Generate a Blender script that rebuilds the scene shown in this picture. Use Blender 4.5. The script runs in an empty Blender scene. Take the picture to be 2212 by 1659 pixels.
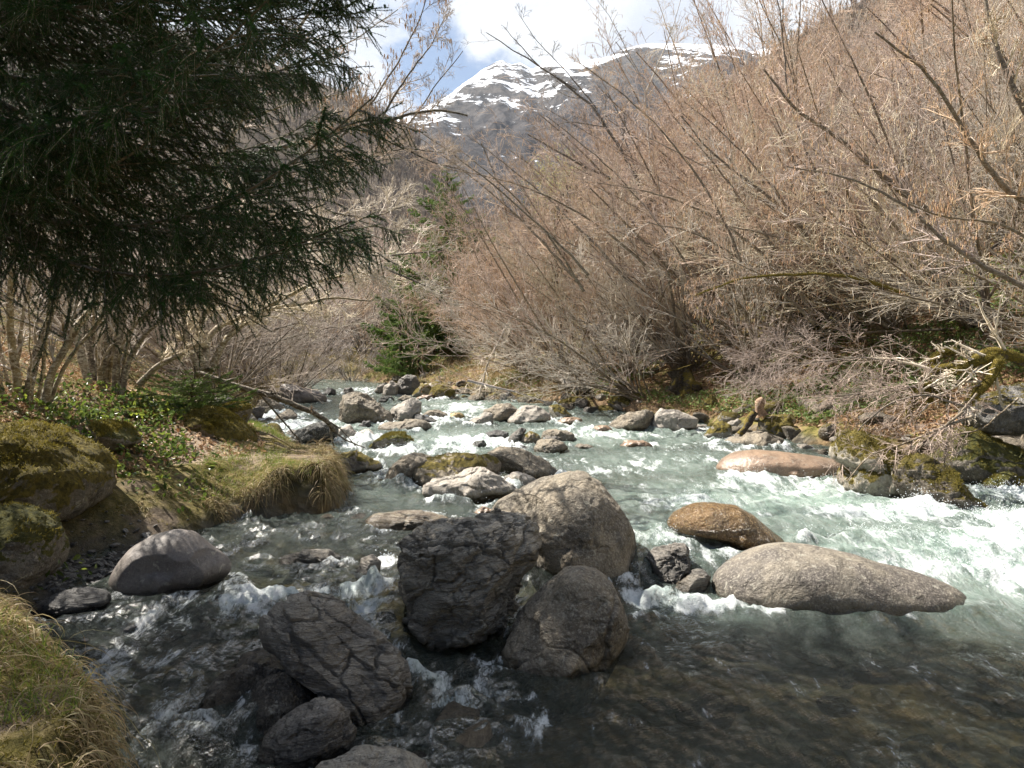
import bpy, bmesh, math, random
import numpy as np
from mathutils import Vector, Matrix

# ------------------------------------------------------------------ camera, world, sun, exposure
scn = bpy.context.scene
COL = scn.collection
PITCH = math.radians(1.5); CAMZ = 1.9; FOC = 1661.0
cd = bpy.data.cameras.new("camera"); cam = bpy.data.objects.new("camera", cd); COL.objects.link(cam)
cd.sensor_width = 36.0; cd.lens = 36.0 * FOC / 2212.0
cd.clip_start = 0.05; cd.clip_end = 20000
cam.location = (0, 0, CAMZ); cam.rotation_euler = (math.pi / 2 - PITCH, 0, 0)
scn.camera = cam
scn.view_settings.view_transform = 'Standard'; scn.view_settings.look = 'None'
scn.view_settings.gamma = 1.0; scn.view_settings.exposure = 1.5
scn.view_settings.use_curve_mapping = False
scn.cycles.use_denoising = True
scn.cycles.max_bounces = 6; scn.cycles.diffuse_bounces = 3; scn.cycles.glossy_bounces = 2
scn.cycles.transparent_max_bounces = 8; scn.cycles.volume_bounces = 0
scn.cycles.sample_clamp_direct = 8.0; scn.cycles.sample_clamp_indirect = 4.0
scn.cycles.caustics_reflective = False; scn.cycles.caustics_refractive = False

HAZE = 0.00005
SUN_AZ = math.radians(-62)      # left of the view direction (+Y)
SUN_EL = math.radians(53)
sund = Vector((math.sin(SUN_AZ) * math.cos(SUN_EL), math.cos(SUN_AZ) * math.cos(SUN_EL), math.sin(SUN_EL)))
sl = bpy.data.lights.new("sun", 'SUN'); sl.energy = 5.0; sl.angle = math.radians(0.5); sl.color = (1.0, 0.93, 0.83)
so = bpy.data.objects.new("sun", sl); COL.objects.link(so)
so.rotation_euler = sund.to_track_quat('Z', 'Y').to_euler(); so.location = (-20, 20, 40)

def N(nt, typ, ins=None, **props):
    n = nt.nodes.new(typ)
    for k, v in props.items(): setattr(n, k, v)
    for k, v in (ins or {}).items():
        s = n.inputs[k]
        if isinstance(v, bpy.types.NodeSocket): nt.links.new(v, s)
        elif isinstance(v, bpy.types.Node): nt.links.new(v.outputs[0], s)
        else:
            if isinstance(v, (tuple, list)) and len(v) == 3 and s.type == 'RGBA': v = (*v, 1)
            s.default_value = v
    return n
def mixc(nt, f, a, b, mode='MIX'):
    return N(nt, 'ShaderNodeMix', {0: f, 6: a, 7: b}, data_type='RGBA', blend_type=mode).outputs[2]
def ramp(nt, f, stops, interp='LINEAR'):
    n = N(nt, 'ShaderNodeValToRGB', {0: f}); cr = n.color_ramp; cr.interpolation = interp
    while len(cr.elements) < len(stops): cr.elements.new(0.5)
    for e, (p, c) in zip(cr.elements, stops):
        e.position = p; e.color = (c, c, c, 1) if isinstance(c, (int, float)) else (*c, 1)
    return n.outputs[0]
def math_(nt, op, a, b=0.0, c=0.0, clamp=False):
    return N(nt, 'ShaderNodeMath', {0: a, 1: b, 2: c}, operation=op, use_clamp=clamp).outputs[0]
def noise(nt, vec, scale, detail=5, rough=0.55, dist=0.0):
    return N(nt, 'ShaderNodeTexNoise', {'Vector': vec, 'Scale': scale, 'Detail': detail, 'Roughness': rough, 'Distortion': dist}).outputs[0]
def mapping(nt, vec, scale=(1, 1, 1), rot=(0, 0, 0), loc=(0, 0, 0)):
    return N(nt, 'ShaderNodeMapping', {0: vec, 1: loc, 2: rot, 3: scale}).outputs[0]
def smooth(nt, v, lo, hi):
    return N(nt, 'ShaderNodeMapRange', {0: v, 1: lo, 2: hi, 3: 0.0, 4: 1.0}, interpolation_type='SMOOTHSTEP').outputs[0]
def attr(nt, name):
    return N(nt, 'ShaderNodeAttribute', attribute_name=name).outputs['Fac']

world = bpy.data.worlds.new("World"); scn.world = world; world.use_nodes = True
wt = world.node_tree; wt.nodes.clear()
sky = N(wt, 'ShaderNodeTexSky', sky_type='NISHITA', sun_disc=False)
sky.sun_elevation = SUN_EL; sky.sun_rotation = SUN_AZ
wg = N(wt, 'ShaderNodeTexCoord').outputs['Generated']
wm = mapping(wt, wg, scale=(1, 1, 2.2), loc=(0.32, 0.1, 0.0))
cl = noise(wt, wm, 2.6, 8, 0.58, 0.3)
cl2 = noise(wt, mapping(wt, wg, scale=(1, 1, 1.6), loc=(3, 1, 7)), 5.0, 7, 0.6)
dirn = N(wt, 'ShaderNodeVectorMath', {0: wg, 1: tuple(Vector((-0.03, 1.0, 0.43)).normalized())}, operation='DOT_PRODUCT').outputs['Value']
# open blue between the clouds
bluev = smooth(wt, dirn, 0.985, 1.0)
cover = smooth(wt, math_(wt, 'SUBTRACT', math_(wt, 'ADD', cl, 0.085), math_(wt, 'MULTIPLY', bluev, 0.13)), 0.40, 0.50)
ccol = mixc(wt, smooth(wt, cl2, 0.35, 0.65), (5.3, 5.7, 6.5), (7.4, 7.55, 7.7))
ahead = smooth(wt, N(wt, 'ShaderNodeSeparateXYZ', {0: wg}).outputs[1], -0.75, 0.3)
skc = mixc(wt, math_(wt, 'MULTIPLY', cover, ahead), sky.outputs[0], ccol)
N(wt, 'ShaderNodeOutputWorld', {0: N(wt, 'ShaderNodeBackground', {0: skc, 1: 0.05})})

# ------------------------------------------------------------------ helpers
def uray(px, py):
    a = (px - 1106.0) / FOC; b = (829.5 - py) / FOC
    c, s = math.cos(PITCH), math.sin(PITCH)
    return np.array((a, c + b * s, b * c - s))
def U(px, py, Y):
    d = uray(px, py); t = Y / d[1]
    return np.array((d[0] * t, Y, CAMZ + d[2] * t))

def _h(ix, iy, iz, seed):
    h = (ix.astype(np.uint32) * np.uint32(374761393) + iy.astype(np.uint32) * np.uint32(668265263)
         + iz.astype(np.uint32) * np.uint32(2246822519) + np.uint32((seed * 3266489917) & 0xffffffff))
    h ^= h >> np.uint32(13); h *= np.uint32(1274126177); h ^= h >> np.uint32(16); h *= np.uint32(2654435761); h ^= h >> np.uint32(15)
    return h.astype(np.float64) / 4294967295.0
def vnoise(x, y, z=None, seed=0):
    x = np.asarray(x, float); y = np.asarray(y, float); z = np.zeros_like(x) if z is None else np.asarray(z, float)
    fx, fy, fz = np.floor(x), np.floor(y), np.floor(z)
    ix, iy, iz = fx.astype(np.int64), fy.astype(np.int64), fz.astype(np.int64)
    u, v, w = x - fx, y - fy, z - fz
    u = u * u * u * (u * (u * 6 - 15) + 10); v = v * v * v * (v * (v * 6 - 15) + 10); w = w * w * w * (w * (w * 6 - 15) + 10)
    r = 0
    for dz in (0, 1):
        ww = w if dz else 1 - w
        for dy in (0, 1):
            vv = v if dy else 1 - v
            a = _h(ix, iy + dy, iz + dz, seed); b = _h(ix + 1, iy + dy, iz + dz, seed)
            r = r + ww * vv * (a + (b - a) * u)
    return r * 2 - 1
def fbm(x, y, z=None, octv=4, seed=0, gain=0.5, ridged=False):
    s = 0; a = 1.0; tot = 0; f = 1.0
    for i in range(octv):
        n = vnoise(x * f, y * f, None if z is None else z * f, seed + i * 17)
        if ridged: n = 1 - 2 * np.abs(n)
        s = s + a * n; tot += a; a *= gain; f *= 2.03
    return s / tot
def sstep(v, lo, hi):
    t = np.clip((v - lo) / (hi - lo), 0, 1); return t * t * (3 - 2 * t)

def tag(o, label=None, cat=None, group=None, kind=None):
    if label: o['label'] = label
    if cat: o['category'] = cat
    if group: o['group'] = group
    if kind: o['kind'] = kind
    return o
def empty(name, loc=(0, 0, 0), rz=0):
    o = bpy.data.objects.new(name, None); COL.objects.link(o); o.location = loc; o.rotation_euler = (0, 0, rz)
    o.empty_display_size = 0.2
    return o
def make_mesh(name, V, faces, mats, smooth=True, matidx=None, attrs=None):
    """faces: list of (n,k) int arrays."""
    me = bpy.data.meshes.new(name)
    V = np.ascontiguousarray(V, dtype=np.float32)
    faces = [np.asarray(f, dtype=np.int32) for f in faces if len(f)]
    me.vertices.add(len(V)); me.vertices.foreach_set('co', V.ravel())
    nl = sum(f.size for f in faces); nf = sum(len(f) for f in faces)
    me.loops.add(nl); me.loops.foreach_set('vertex_index', np.concatenate([f.ravel() for f in faces]))
    tot = np.concatenate([np.full(len(f), f.shape[1], np.int32) for f in faces])
    st = np.concatenate([[0], np.cumsum(tot)[:-1]]).astype(np.int32)
    me.polygons.add(nf); me.polygons.foreach_set('loop_start', st); me.polygons.foreach_set('loop_total', tot)
    me.polygons.foreach_set('use_smooth', np.full(nf, smooth, dtype=bool))
    if matidx is not None: me.polygons.foreach_set('material_index', np.asarray(matidx, np.int32))
    for m in (mats if isinstance(mats, (list, tuple)) else [mats]): me.materials.append(m)
    for k, v in (attrs or {}).items():
        a = me.attributes.new(k, 'FLOAT', 'POINT'); a.data.foreach_set('value', np.asarray(v, np.float32))
    me.update(calc_edges=True); me.validate()
    return me
def obj(name, me, parent=None, loc=None):
    o = bpy.data.objects.new(name, me); COL.objects.link(o)
    if parent is not None: o.parent = parent
    if loc is not None: o.location = loc
    return o
def grid_faces(nr, nc):
    i = np.arange(nr - 1)[:, None] * nc + np.arange(nc - 1)[None, :]; i = i.ravel()
    return np.stack([i, i + 1, i + nc + 1, i + nc], 1)

# ------------------------------------------------------------------ water level, shores, terrain
POOLX = np.array([-1.75, -1.5, -1.15, -0.75, -0.15, 1.0, 1.64, 3.3, 4.0, 9.0])
POOLY = np.array([1.5, 3.3, 4.1, 4.9, 5.6, 6.25, 6.3, 6.3, 6.45, 6.9])
def zw(x, y):
    x = np.asarray(x, float); y = np.asarray(y, float)
    up = 0.2 + 0.03 * (np.clip(y, 2, 400) - 6)
    up = np.maximum(up, 0.10)
    yb = np.interp(x, POOLX, POOLY)
    w = np.interp(x, [-2, -0.5, 0.5, 2], [0.45, 0.4, 0.5, 0.8])
    m = sstep(y - yb, -w * 0.6, w); m = np.where(x < -1.75, 1.0, m)
    return up * m
def WP(px, py):
    d = uray(px, py); t = 5.0
    lo, hi = 1.0, 400.0
    for _ in range(50):
        t = 0.5 * (lo + hi)
        p = (d[0] * t, d[1] * t, CAMZ + d[2] * t)
        if p[2] > zw(p[0], p[1]): lo = t
        else: hi = t
    return np.array(p)
_left = [(-1.2, 2.4), (-1.75, 3.3), (-2.4, 3.9), (-2.85, 4.5), (-3.25, 5.2), (-3.15, 5.9), (-3.2, 7.0), (-3.05, 7.7), (-2.9, 8.2), (-2.0, 8.4),
         (-1.95, 8.9), (-2.25, 10.0), (-2.9, 11.6), (-4.1, 13.9), (-5.3, 16.0), (-6.5, 19.5), (-7.6, 26), (-8.0, 30), (-13, 33), (-17, 34.5)]
_right = [(-17, 40), (-14, 40), (-8, 37), (-4.2, 32), (-1.8, 28), (-1.0, 25), (1.9, 21.7), (3.6, 19), (4.6, 16.2), (5.3, 14), (6.0, 12.4), (7.2, 11.2), (8.2, 9.6),
          (9.5, 7), (9.5, 2), (4, 0.9), (0.6, 1.1), (-0.3, 1.6)]
POLY = np.array(_left + _right, float)
def sdf(x, y):
    x = np.asarray(x, float).ravel(); y = np.asarray(y, float).ravel()
    d2 = np.full(x.shape, 1e18); ins = np.zeros(x.shape, bool); n = len(POLY)
    for i in range(n):
        ax, ay = POLY[i]; bx, by = POLY[(i + 1) % n]; ex, ey = bx - ax, by - ay
        t = np.clip(((x - ax) * ex + (y - ay) * ey) / (ex * ex + ey * ey), 0, 1)
        d2 = np.minimum(d2, (x - ax - t * ex) ** 2 + (y - ay - t * ey) ** 2)
        c = ((ay > y) != (by > y)) & (x < (bx - ax) * (y - ay) / (by - ay + 1e-12) + ax)
        ins ^= c
    d = np.sqrt(d2); return np.where(ins, -d, d)
def terr(x, y, detail=True):
    sh = np.shape(x); x = np.asarray(x, float).ravel(); y = np.asarray(y, float).ravel()
    s = sdf(x, y); wl = zw(x, y)
    s = s + 0.12 * fbm(x * 1.7, y * 1.7, octv=2, seed=5) + 0.25 * fbm(x * 0.4, y * 0.4, octv=2, seed=6) * sstep(y, 9, 16)
    xv = np.interp(y, [0, 8, 14, 20, 31, 40, 60, 100, 200], [2.5, 1.6, 0.5, -2, -6, -8, -8, -8, -14])
    sfar = np.abs(x - xv) - 7
    k = sstep(y, 33, 46)
    left = x < xv
    # left bank: a lip above the water, then a rising shelf
    beach = np.exp(-(((x + 3.3) / 0.75) ** 2 + ((y - 6.2) / 0.75) ** 2))
    stp = 0.5 * (1 - 0.92 * np.clip(beach * 1.5, 0, 1))
    wd = np.interp(x, [-2.95, -2.6], [0.75, 0.22]) * np.where(y < 5, 0.8, 1)
    hl = stp * np.clip(np.clip(s, 0, 9) / wd, 0, 1) ** 0.7 + 0.36 * np.clip(s - 0.9, 0, 4.5) * (1 - 0.3 * beach) + 0.42 * np.clip(s - 5.4, 0, 200)
    hl = hl + 0.22 * np.exp(-(((x + 2.6) / 0.55) ** 2 + ((y - 3.2) / 0.7) ** 2)) + 0.42 * np.exp(-(((x + 4.1) / 0.5) ** 2 + ((y - 5.5) / 0.6) ** 2))
    hr = 0.12 * sstep(s, 0, 0.3) + 0.33 * np.clip(s, 0, 2.5) + 0.52 * np.clip(s - 2.5, 0, 400)
    far = 0.6 + 0.5 * np.clip(sfar, 0, 400) + 0.9 * sstep(-sfar, -2, 6)
    h = np.where(left, hl, hr)
    h = np.where(s > 0, h * (1 - k) + far * k, h)
    bed = -0.12 - 0.30 * sstep(-s, 0, 1.0)
    z = wl + np.where(s > 0, h, bed)
    if detail:
        a = sstep(s, 0.1, 1.0)
        z = z + a * 0.09 * fbm(x * 1.3, y * 1.3, octv=4, seed=11) + sstep(s, 2, 8) * 0.5 * fbm(x * 0.22, y * 0.22, octv=3, seed=12)
        z = z + (1 - a) * 0.035 * fbm(x * 5, y * 5, octv=3, seed=13)
    return z.reshape(sh)
def tz(x, y): return float(terr(np.array([x]), np.array([y]))[0])
def GP(px, py, tmin=2.5):
    """where the view ray of a photo point meets the ground"""
    d = uray(px, py); t = tmin * 1.012 ** np.arange(440)
    P = d[None, :] * t[:, None]; P[:, 2] += CAMZ
    below = P[:, 2] < terr(P[:, 0], P[:, 1]); i = int(np.argmax(below)) if below.any() else len(t) - 1
    return P[i]

# ------------------------------------------------------------------ materials
def new_mat(name):
    m = bpy.data.materials.new(name); m.use_nodes = True; m.node_tree.nodes.clear(); return m, m.node_tree
def out(nt, sh): N(nt, 'ShaderNodeOutputMaterial', {0: sh})
def principled(nt, col, rough=0.8, spec=0.5, normal=None, **kw):
    ins = {'Base Color': col, 'Roughness': rough, 'Specular IOR Level': spec}
    if normal is not None: ins['Normal'] = normal
    ins.update(kw)
    return N(nt, 'ShaderNodeBsdfPrincipled', ins)
def bump(nt, h, strength, dist, prev=None):
    ins = {'Height': h, 'Strength': strength, 'Distance': dist}
    if prev is not None: ins['Normal'] = prev
    return N(nt, 'ShaderNodeBump', ins).outputs[0]

def rock_mat(name, c1, c2, c3, moss=0.0, layer=None, speck=0.5, rough=0.85, bumps=1.0, veins=0.0, mosscol=((0.07, 0.058, 0.012), (0.18, 0.14, 0.025)), fscale=3.0, wetk=0.42):
    m, nt = new_mat(name)
    tc = N(nt, 'ShaderNodeTexCoord').outputs['Object']
    v = tc if layer is None else mapping(nt, tc, scale=layer[0], rot=layer[1])
    a = noise(nt, v, fscale, 6, 0.6, 0.4)
    col = mixc(nt, smooth(nt, a, 0.38, 0.62), c1, c2)
    b = noise(nt, tc, 55, 3, 0.7)
    col = mixc(nt, math_(nt, 'MULTIPLY', smooth(nt, b, 0.5, 0.62), speck), col, c3)
    dk = noise(nt, tc, 95, 2, 0.6)
    col = mixc(nt, math_(nt, 'MULTIPLY', smooth(nt, dk, 0.54, 0.62), speck * 0.8), col, tuple(x * 0.3 for x in c1))
    st = noise(nt, v, 9, 5, 0.7, 1.0)
    col = mixc(nt, math_(nt, 'MULTIPLY', smooth(nt, st, 0.52, 0.66), 0.55), col, tuple(x * 0.45 for x in c2))
    li = noise(nt, tc, 14, 4, 0.65, 0.6)
    col = mixc(nt, math_(nt, 'MULTIPLY', smooth(nt, li, 0.6, 0.66), 0.5), col, (0.42, 0.40, 0.33))
    hgt = attr(nt, 'hgt')
    wetn = math_(nt, 'ADD', hgt, math_(nt, 'MULTIPLY', math_(nt, 'SUBTRACT', a, 0.5), 0.18))
    wet = math_(nt, 'SUBTRACT', 1.0, smooth(nt, wetn, 0.04, 0.12))
    col = mixc(nt, wet, col, mixc(nt, 1.0, col, (wetk, wetk * 0.95, wetk * 0.85), 'MULTIPLY'))
    rg = math_(nt, 'SUBTRACT', rough, math_(nt, 'MULTIPLY', wet, rough - 0.22))
    vb = None
    if veins > 0:
        dv = N(nt, 'ShaderNodeVectorMath', {0: mapping(nt, v, scale=(1, 1, 1.6)), 1: N(nt, 'ShaderNodeVectorMath', {0: N(nt, 'ShaderNodeTexNoise', {'Vector': tc, 'Scale': 3.5, 'Detail': 5}).outputs[1], 1: (.55, .55, .55)}, operation='MULTIPLY').outputs[0]}, operation='ADD').outputs[0]
        vo = N(nt, 'ShaderNodeTexVoronoi', {'Vector': dv, 'Scale': 3.2}, feature='DISTANCE_TO_EDGE').outputs[0]
        vb = smooth(nt, vo, 0.0, 0.09)
        col = mixc(nt, math_(nt, 'MULTIPLY', math_(nt, 'SUBTRACT', 1.0, smooth(nt, vo, 0.0, 0.035)), veins), col, tuple(x * 0.2 for x in c1))
    pit = N(nt, 'ShaderNodeTexVoronoi', {'Vector': tc, 'Scale': 17.0}).outputs['Distance']
    h1 = noise(nt, v, fscale * 3, 8, 0.62, 0.3); h2 = noise(nt, tc, 40, 5, 0.7)
    nrm = bump(nt, h1, 0.8 * bumps, 0.07); nrm = bump(nt, smooth(nt, pit, 0.02, 0.22), 0.25 * bumps, 0.02, nrm); nrm = bump(nt, h2, 0.5 * bumps, 0.012, nrm)
    if vb is not None: nrm = bump(nt, vb, min(1.0, veins), 0.07, nrm)
    if layer is not None:
        lz = noise(nt, mapping(nt, v, scale=(1, 1, 2.2)), 7, 5, 0.65, 0.5)
        nrm = bump(nt, lz, 0.9 * bumps, 0.06, nrm)
    if moss > 0:
        nz = N(nt, 'ShaderNodeSeparateXYZ', {0: N(nt, 'ShaderNodeNewGeometry').outputs['Normal']}).outputs[2]
        mn = noise(nt, tc, 4.5, 5, 0.65, 0.5)
        mk = math_(nt, 'ADD', math_(nt, 'MULTIPLY', nz, 0.42), mn)
        mk = math_(nt, 'ADD', mk, math_(nt, 'MULTIPLY', smooth(nt, hgt, 0.0, 0.2), 0.08))
        thr = 1.05 - 0.6 * moss
        mk = smooth(nt, mk, thr - 0.04, thr + 0.06)
        mc = mixc(nt, smooth(nt, noise(nt, tc, 22, 4, 0.7), 0.35, 0.65), mosscol[0], mosscol[1])
        col = mixc(nt, mk, col, mc); rg = math_(nt, 'MAXIMUM', rg, mk)
        nrm = bump(nt, noise(nt, tc, 70, 4, 0.8), math_(nt, 'MULTIPLY', mk, 1.0), 0.02, nrm)
    out(nt, principled(nt, col, rg, 0.5, nrm)); return m

M = {}
M['tan'] = rock_mat('tan_granite', (0.27, 0.225, 0.165), (0.14, 0.12, 0.095), (0.46, 0.42, 0.33), rough=0.8, bumps=1.4, veins=0.22)
M['tanmoss'] = rock_mat('tan_granite_mossy', (0.30, 0.25, 0.18), (0.17, 0.14, 0.11), (0.45, 0.41, 0.33), moss=0.36)
M['whale'] = rock_mat('mottled_granite', (0.22, 0.19, 0.145), (0.085, 0.072, 0.062), (0.40, 0.36, 0.29), rough=0.65, bumps=0.9, fscale=2.6)
M['pale'] = rock_mat('pale_granite', (0.40, 0.36, 0.31), (0.26, 0.235, 0.20), (0.5, 0.47, 0.42), speck=0.4)
M['palemoss'] = rock_mat('pale_granite_mossy', (0.36, 0.32, 0.26), (0.22, 0.2, 0.16), (0.45, 0.42, 0.36), moss=0.62)
M['grey'] = rock_mat('grey_schist', (0.28, 0.25, 0.215), (0.105, 0.098, 0.09), (0.34, 0.32, 0.29), layer=((1, 1, 3.5), (0.5, 0.45, 0.2)), rough=0.55, bumps=1.3, veins=0.4)
M['crack'] = rock_mat('cracked_schist', (0.46, 0.42, 0.35), (0.32, 0.285, 0.235), (0.38, 0.35, 0.3), layer=((1, 1, 3.0), (0.3, 0.6, 0.3)), rough=0.5, bumps=1.3, fscale=4, veins=0.5)
M['fold'] = rock_mat('folded_schist', (0.42, 0.375, 0.315), (0.20, 0.185, 0.165), (0.4, 0.37, 0.33), layer=((1.0, 1.2, 5.0), (0.2, -0.75, 0.1)), rough=0.42, bumps=1.5, fscale=2.4, veins=0.4)
M['slate'] = rock_mat('dark_slate', (0.12, 0.115, 0.11), (0.07, 0.068, 0.066), (0.2, 0.19, 0.18), layer=((1, 1, 6), (0.1, -0.15, 0)), rough=0.5)
M['smoothgrey'] = rock_mat('smooth_grey', (0.20, 0.175, 0.155), (0.145, 0.13, 0.125), (0.27, 0.245, 0.22), rough=0.55, bumps=0.35, speck=0.35)
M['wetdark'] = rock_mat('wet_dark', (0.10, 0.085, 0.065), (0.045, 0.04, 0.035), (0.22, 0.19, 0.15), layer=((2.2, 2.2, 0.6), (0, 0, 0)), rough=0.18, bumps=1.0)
M['blackmoss'] = rock_mat('black_lichen', (0.07, 0.07, 0.062), (0.035, 0.036, 0.033), (0.35, 0.34, 0.31), speck=0.7)
M['orange'] = rock_mat('orange_granite', (0.21, 0.125, 0.055), (0.10, 0.065, 0.035), (0.42, 0.30, 0.15), speck=0.85, rough=0.16, bumps=1.8, wetk=0.6)
M['red'] = rock_mat('reddish_granite', (0.30, 0.205, 0.14), (0.20, 0.14, 0.10), (0.40, 0.32, 0.24), rough=0.35, bumps=0.5, wetk=0.6)
M['layer'] = rock_mat('layered_gneiss', (0.34, 0.28, 0.20), (0.20, 0.155, 0.115), (0.5, 0.44, 0.34), layer=((1, 1, 9), (0.05, 0.08, 0)), rough=0.3, wetk=0.6)
M['mossy'] = rock_mat('mossy_rock', (0.17, 0.145, 0.11), (0.09, 0.08, 0.065), (0.3, 0.27, 0.22), moss=0.85)
M['mossdark'] = rock_mat('mossy_dark', (0.17, 0.15, 0.12), (0.09, 0.08, 0.07), (0.3, 0.28, 0.24), moss=0.72, mosscol=((0.045, 0.05, 0.01), (0.11, 0.10, 0.016)))
M['wedge'] = rock_mat('mossy_wedge', (0.26, 0.22, 0.17), (0.12, 0.09, 0.06), (0.42, 0.39, 0.34), moss=0.55, layer=((1, 1, 3.0), (0.3, 0.9, 0.2)), bumps=1.4)
M['block'] = rock_mat('grey_block', (0.26, 0.25, 0.235), (0.16, 0.15, 0.14), (0.4, 0.39, 0.36), moss=0.3, layer=((4, 1, 1), (0.1, 0.35, 0.2)), bumps=1.2)
M['yellow'] = rock_mat('yellow_algae_rock', (0.5, 0.36, 0.12), (0.34, 0.23, 0.09), (0.55, 0.45, 0.3), rough=0.3, wetk=0.8)
# ------------------------------------------------------------------ ground sheet
def ground_material():
    m, nt = new_mat('ground')
    geo = N(nt, 'ShaderNodeNewGeometry'); pos = geo.outputs['Position']
    s = attr(nt, 'shore'); path = attr(nt, 'path'); right = attr(nt, 'right'); gravel = attr(nt, 'gravel')
    n1 = noise(nt, pos, 1.6, 6, 0.6, 0.4); n2 = noise(nt, pos, 9, 6, 0.7); n3 = noise(nt, pos, 38, 4, 0.75)
    moss = mixc(nt, smooth(nt, n2, 0.35, 0.65), (0.065, 0.057, 0.016), (0.16, 0.13, 0.032))
    dirt = mixc(nt, smooth(nt, n2, 0.35, 0.65), (0.10, 0.075, 0.052), (0.22, 0.17, 0.12))
    pathc = mixc(nt, smooth(nt, n3, 0.4, 0.65), (0.22, 0.165, 0.12), (0.36, 0.29, 0.21))
    straw = mixc(nt, smooth(nt, n3, 0.35, 0.65), (0.16, 0.12, 0.06), (0.34, 0.27, 0.15))
    left = mixc(nt, smooth(nt, n1, 0.50, 0.62), moss, dirt)
    left = mixc(nt, math_(nt, 'MULTIPLY', smooth(nt, n2, 0.5, 0.6), 0.5), left, straw)
    rgt = mixc(nt, smooth(nt, n1, 0.44, 0.58), mixc(nt, smooth(nt, n2, 0.4, 0.6), (0.12, 0.12, 0.03), (0.23, 0.19, 0.07)), mixc(nt, smooth(nt, n3, 0.3, 0.7), (0.13, 0.085, 0.05), (0.36, 0.25, 0.15)))
    col = mixc(nt, right, left, rgt)
    col = mixc(nt, smooth(nt, math_(nt, 'ADD', path, math_(nt, 'MULTIPLY', math_(nt, 'SUBTRACT', n2, 0.5), 1.2)), 0.45, 0.7), col, pathc)
    cell = N(nt, 'ShaderNodeTexVoronoi', {'Vector': pos, 'Scale': 9.0, 'Randomness': 1.0})
    stc = mixc(nt, N(nt, 'ShaderNodeSeparateColor', {0: cell.outputs['Color']}).outputs[0], (0.085, 0.08, 0.068), (0.18, 0.165, 0.13))
    stc = mixc(nt, smooth(nt, n1, 0.4, 0.6), stc, (0.15, 0.105, 0.05))
    stc = mixc(nt, smooth(nt, cell.outputs['Distance'], 0.05, 0.09), stc, stc)
    under = math_(nt, 'SUBTRACT', 1.0, smooth(nt, s, -0.02, 0.14))
    col = mixc(nt, under, col, stc)
    earth = mixc(nt, smooth(nt, n2, 0.4, 0.6), (0.018, 0.014, 0.008), (0.075, 0.062, 0.018))
    nz = N(nt, 'ShaderNodeSeparateXYZ', {0: geo.outputs['True Normal']}).outputs[2]
    steep = math_(nt, 'MULTIPLY', math_(nt, 'SUBTRACT', 1.0, smooth(nt, nz, 0.45, 0.7)), math_(nt, 'SUBTRACT', 1.0, under))
    col = mixc(nt, steep, col, earth)
    col = mixc(nt, gravel, col, (0.06, 0.057, 0.054))
    nr = bump(nt, n2, 0.8, 0.05); nr = bump(nt, n3, 0.8, 0.02, nr); nr = bump(nt, math_(nt, 'MULTIPLY', cell.outputs['Distance'], under), 0.7, 0.08, nr)
    out(nt, principled(nt, col, 0.92, 0.2, nr)); return m
uu = np.linspace(-math.asinh(100), math.asinh(100), 560); gx = 3.0 * np.sinh(uu)
vv = np.linspace(-math.asinh(11 / 4.0), math.asinh(415 / 4.0), 640); gy = 5 + 4.0 * np.sinh(vv)
GX, GY = np.meshgrid(gx, gy); GZ = terr(GX, GY)
S_ = sdf(GX, GY)
xv_ = np.interp(GY.ravel(), [0, 8, 14, 20, 31, 40, 60, 100, 200], [2.5, 1.6, 0.5, -2, -6, -8, -8, -8, -14])
pathv = np.zeros(GX.size)
for (px, py, r) in ((300, 925, 0.5), (350, 945, 0.5), (420, 965, 0.6), (480, 975, 0.5), (400, 990, 0.4), (560, 985, 0.35)):
    g = GP(px, py); pathv = np.maximum(pathv, np.exp(-((GX.ravel() - g[0]) ** 2 + (GY.ravel() - g[1]) ** 2) / (r * r)))
grv = np.clip(1.6 * np.exp(-(((GX.ravel() + 3.1) / 0.8) ** 2 + ((GY.ravel() - 6.1) / 0.9) ** 2)), 0, 1)
M['ground'] = ground_material()
me = make_mesh('ground', np.stack([GX.ravel(), GY.ravel(), GZ.ravel()], 1), [grid_faces(len(gy), len(gx))], M['ground'],
               attrs={'shore': S_, 'path': pathv, 'right': (GX.ravel() > xv_).astype(float), 'gravel': grv})
tag(obj('ground', me), kind='structure')

# ------------------------------------------------------------------ rocks
REG = {'A': (493.7, 713.2, .3968), 'B': (1334.2, 713.2, .3968), 'C': (0, 1042.3, .3968), 'D': (768, 1069.8, .372), 'E': (1371.5, 1097.2, .38), 'P': (0, 0, 1.0),
       'L': (0, 658.3, .2232)}
_ico = {}
def ico(n):
    if n not in _ico:
        bm = bmesh.new(); bmesh.ops.create_icosphere(bm, subdivisions=n, radius=1.0)
        V = np.array([v.co[:] for v in bm.verts]); F = np.array([[v.index for v in f.verts] for f in bm.faces]); bm.free()
        _ico[n] = (V / np.linalg.norm(V, axis=1)[:, None], F)
    return _ico[n]
MOSS = []
ROCKS = []   # (x, y, rx, ry) for foam and ripples
def vert_normals(V, F):
    n = np.cross(V[F[:, 1]] - V[F[:, 0]], V[F[:, 2]] - V[F[:, 0]]); vn = np.zeros_like(V)
    for k in range(3): np.add.at(vn, F[:, k], n)
    return vn / (np.linalg.norm(vn, axis=1)[:, None] + 1e-12)
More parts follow.
